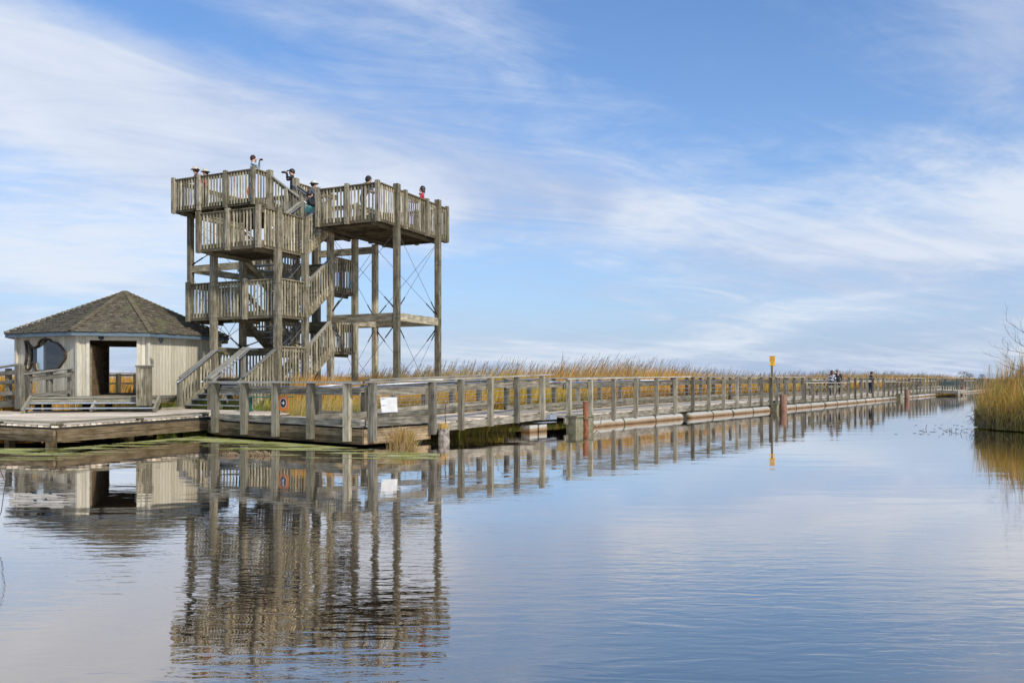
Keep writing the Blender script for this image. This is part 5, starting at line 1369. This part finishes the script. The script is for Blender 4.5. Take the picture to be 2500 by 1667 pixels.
az = M('ARCTAN2', X_, Y_); zc = M('MAXIMUM', Z_, 0.0)
den = M('ADD', zc, .13); cxn = M('DIVIDE', X_, den); cyn = M('DIVIDE', Y_, den)     # cloud-deck plane
cmb = nt.nodes.new('ShaderNodeCombineXYZ'); nt.links.new(cxn, cmb.inputs[0]); nt.links.new(cyn, cmb.inputs[1])
def cn(scale, sx, sy, ang, det=7, rough=.55, dist=.3, loc=(0, 0, 0)):
    """noise drawn out along the plane direction ang"""
    m0 = nt.nodes.new('ShaderNodeMapping'); m0.inputs['Rotation'].default_value = (0, 0, -ang); nt.links.new(cmb.outputs[0], m0.inputs[0])
    mp = nt.nodes.new('ShaderNodeMapping'); mp.inputs['Scale'].default_value = (sx, sy, 1); mp.inputs['Location'].default_value = loc; nt.links.new(m0.outputs[0], mp.inputs[0])
    n = nt.nodes.new('ShaderNodeTexNoise'); n.inputs['Scale'].default_value = scale; n.inputs['Detail'].default_value = det; n.inputs['Roughness'].default_value = rough; n.inputs['Distortion'].default_value = dist; nt.links.new(mp.outputs[0], n.inputs['Vector']); return n.outputs[0]
def mrange(v, a, b, c=0, d=1):
    n = nt.nodes.new('ShaderNodeMapRange'); n.interpolation_type = 'SMOOTHSTEP'; nt.links.new(v, n.inputs[0])
    for i, x in enumerate((a, b, c, d)): n.inputs[i+1].default_value = x
    return n.outputs[0]
def blob(a0, e0, sa, se, rot):   # soft bank of cloud centred on a direction (azimuth, elevation)
    da = M('SUBTRACT', az, a0); de = M('SUBTRACT', Z_, e0); c, s = math.cos(rot), math.sin(rot)
    u = M('ADD', M('MULTIPLY', da, c), M('MULTIPLY', de, s)); v = M('SUBTRACT', M('MULTIPLY', de, c), M('MULTIPLY', da, s))
    r2 = M('ADD', M('POWER', M('DIVIDE', u, sa), 2.0), M('POWER', M('DIVIDE', v, se), 2.0)); return M('EXPONENT', M('MULTIPLY', r2, -1.0))
def pxd(x, y):
    d = V((x-CX)/F, 1, (HY-y)/F).normalized(); return math.atan2(d.x, d.y), d.z
big = cn(.6, 1.0, 1.0, .3, 6, .5, .5, (3.1, 1.7, 0)); streak = cn(1.0, .55, 1.45, .55, 9, .60, 1.0, (0, 2, 0)); fine = cn(2.2, .65, 1.6, .45, 10, .66, 1.2, (5, 1, 0)); puff = cn(3.6, .9, 1.2, .2, 10, .68, .8, (1, 7, 0))
body = M('ADD', M('ADD', M('MULTIPLY', big, .36), M('MULTIPLY', puff, .22)), M('ADD', M('MULTIPLY', streak, .36), M('MULTIPLY', fine, .26)))
bias = None
def addb(v, w):
    global bias
    t = M('MULTIPLY', v, w); bias = t if bias is None else M('ADD', bias, t)
for (x, y, sa, se, rot, w) in ((150, 280, .34, .055, -.18, .30), (560, 390, .20, .045, -.26, .14), (1380, 480, .28, .040, -.20, .15), (0, 100, .20, .04, -.1, .08), (2250, 600, .30, .07, .08, .14), (1150, 250, .25, .08, -.5, .05), (650, 250, .25, .07, -.2, .05),
                               (1850, 220, .26, .11, -.25, -.12), (1500, 40, .5, .04, 0, -.05), (380, 20, .25, .030, -.15, -.12), (2380, 150, .10, .12, .3, .08), (80, 620, .14, .06, 0, .08), (1150, 640, .2, .05, 0, -.03), (2480, 60, .06, .05, .0, .06)):
    a_, e_ = pxd(x, y); addb(blob(a_, e_, sa, se, rot), w)
addb(M('EXPONENT', M('MULTIPLY', zc, -9.0)), .03)
dn = M('ADD', body, bias)
fac = M('ADD', .05, M('MULTIPLY', mrange(dn, .49, .82), .95))
facc = M('MULTIPLY', fac, .92)
hz = M('MULTIPLY', M('EXPONENT', M('MULTIPLY', zc, -5.0)), .95)
hs = nt.nodes.new('ShaderNodeHueSaturation'); hs.inputs['Saturation'].default_value = 1.22; hs.inputs['Value'].default_value = 1.12; nt.links.new(sky.outputs[0], hs.inputs['Color'])
def mixw(f, a, b):
    m = nt.nodes.new('ShaderNodeMix'); m.data_type = 'RGBA'
    nt.links.new(f, m.inputs[0])
    for s, v in ((m.inputs[6], a), (m.inputs[7], b)):
        if isinstance(v, tuple): s.default_value = (*v, 1)
        else: nt.links.new(v, s)
    return m.outputs[2]
CLOUD = (4.9, 5.25, 5.85); HAZE = (2.25, 3.0, 4.5)
tint = nt.nodes.new('ShaderNodeMix'); tint.data_type = 'RGBA'; tint.blend_type = 'MULTIPLY'; tint.inputs[0].default_value = 1; nt.links.new(hs.outputs[0], tint.inputs[6]); tint.inputs[7].default_value = (.86, .93, 1.04, 1)
c1 = mixw(hz, tint.outputs[2], HAZE)
shade = mixw(mrange(M('ADD', big, M('MULTIPLY', fine, .3)), .5, .8), (3.0, 3.6, 4.9), CLOUD)
c2 = mixw(facc, c1, shade)
nt.links.new(c2, bg.inputs[0])
SC.view_settings.view_transform = 'Standard'; SC.view_settings.look = 'None'; SC.view_settings.exposure = 0.3; SC.view_settings.gamma = 1
SC.render.engine = 'CYCLES'
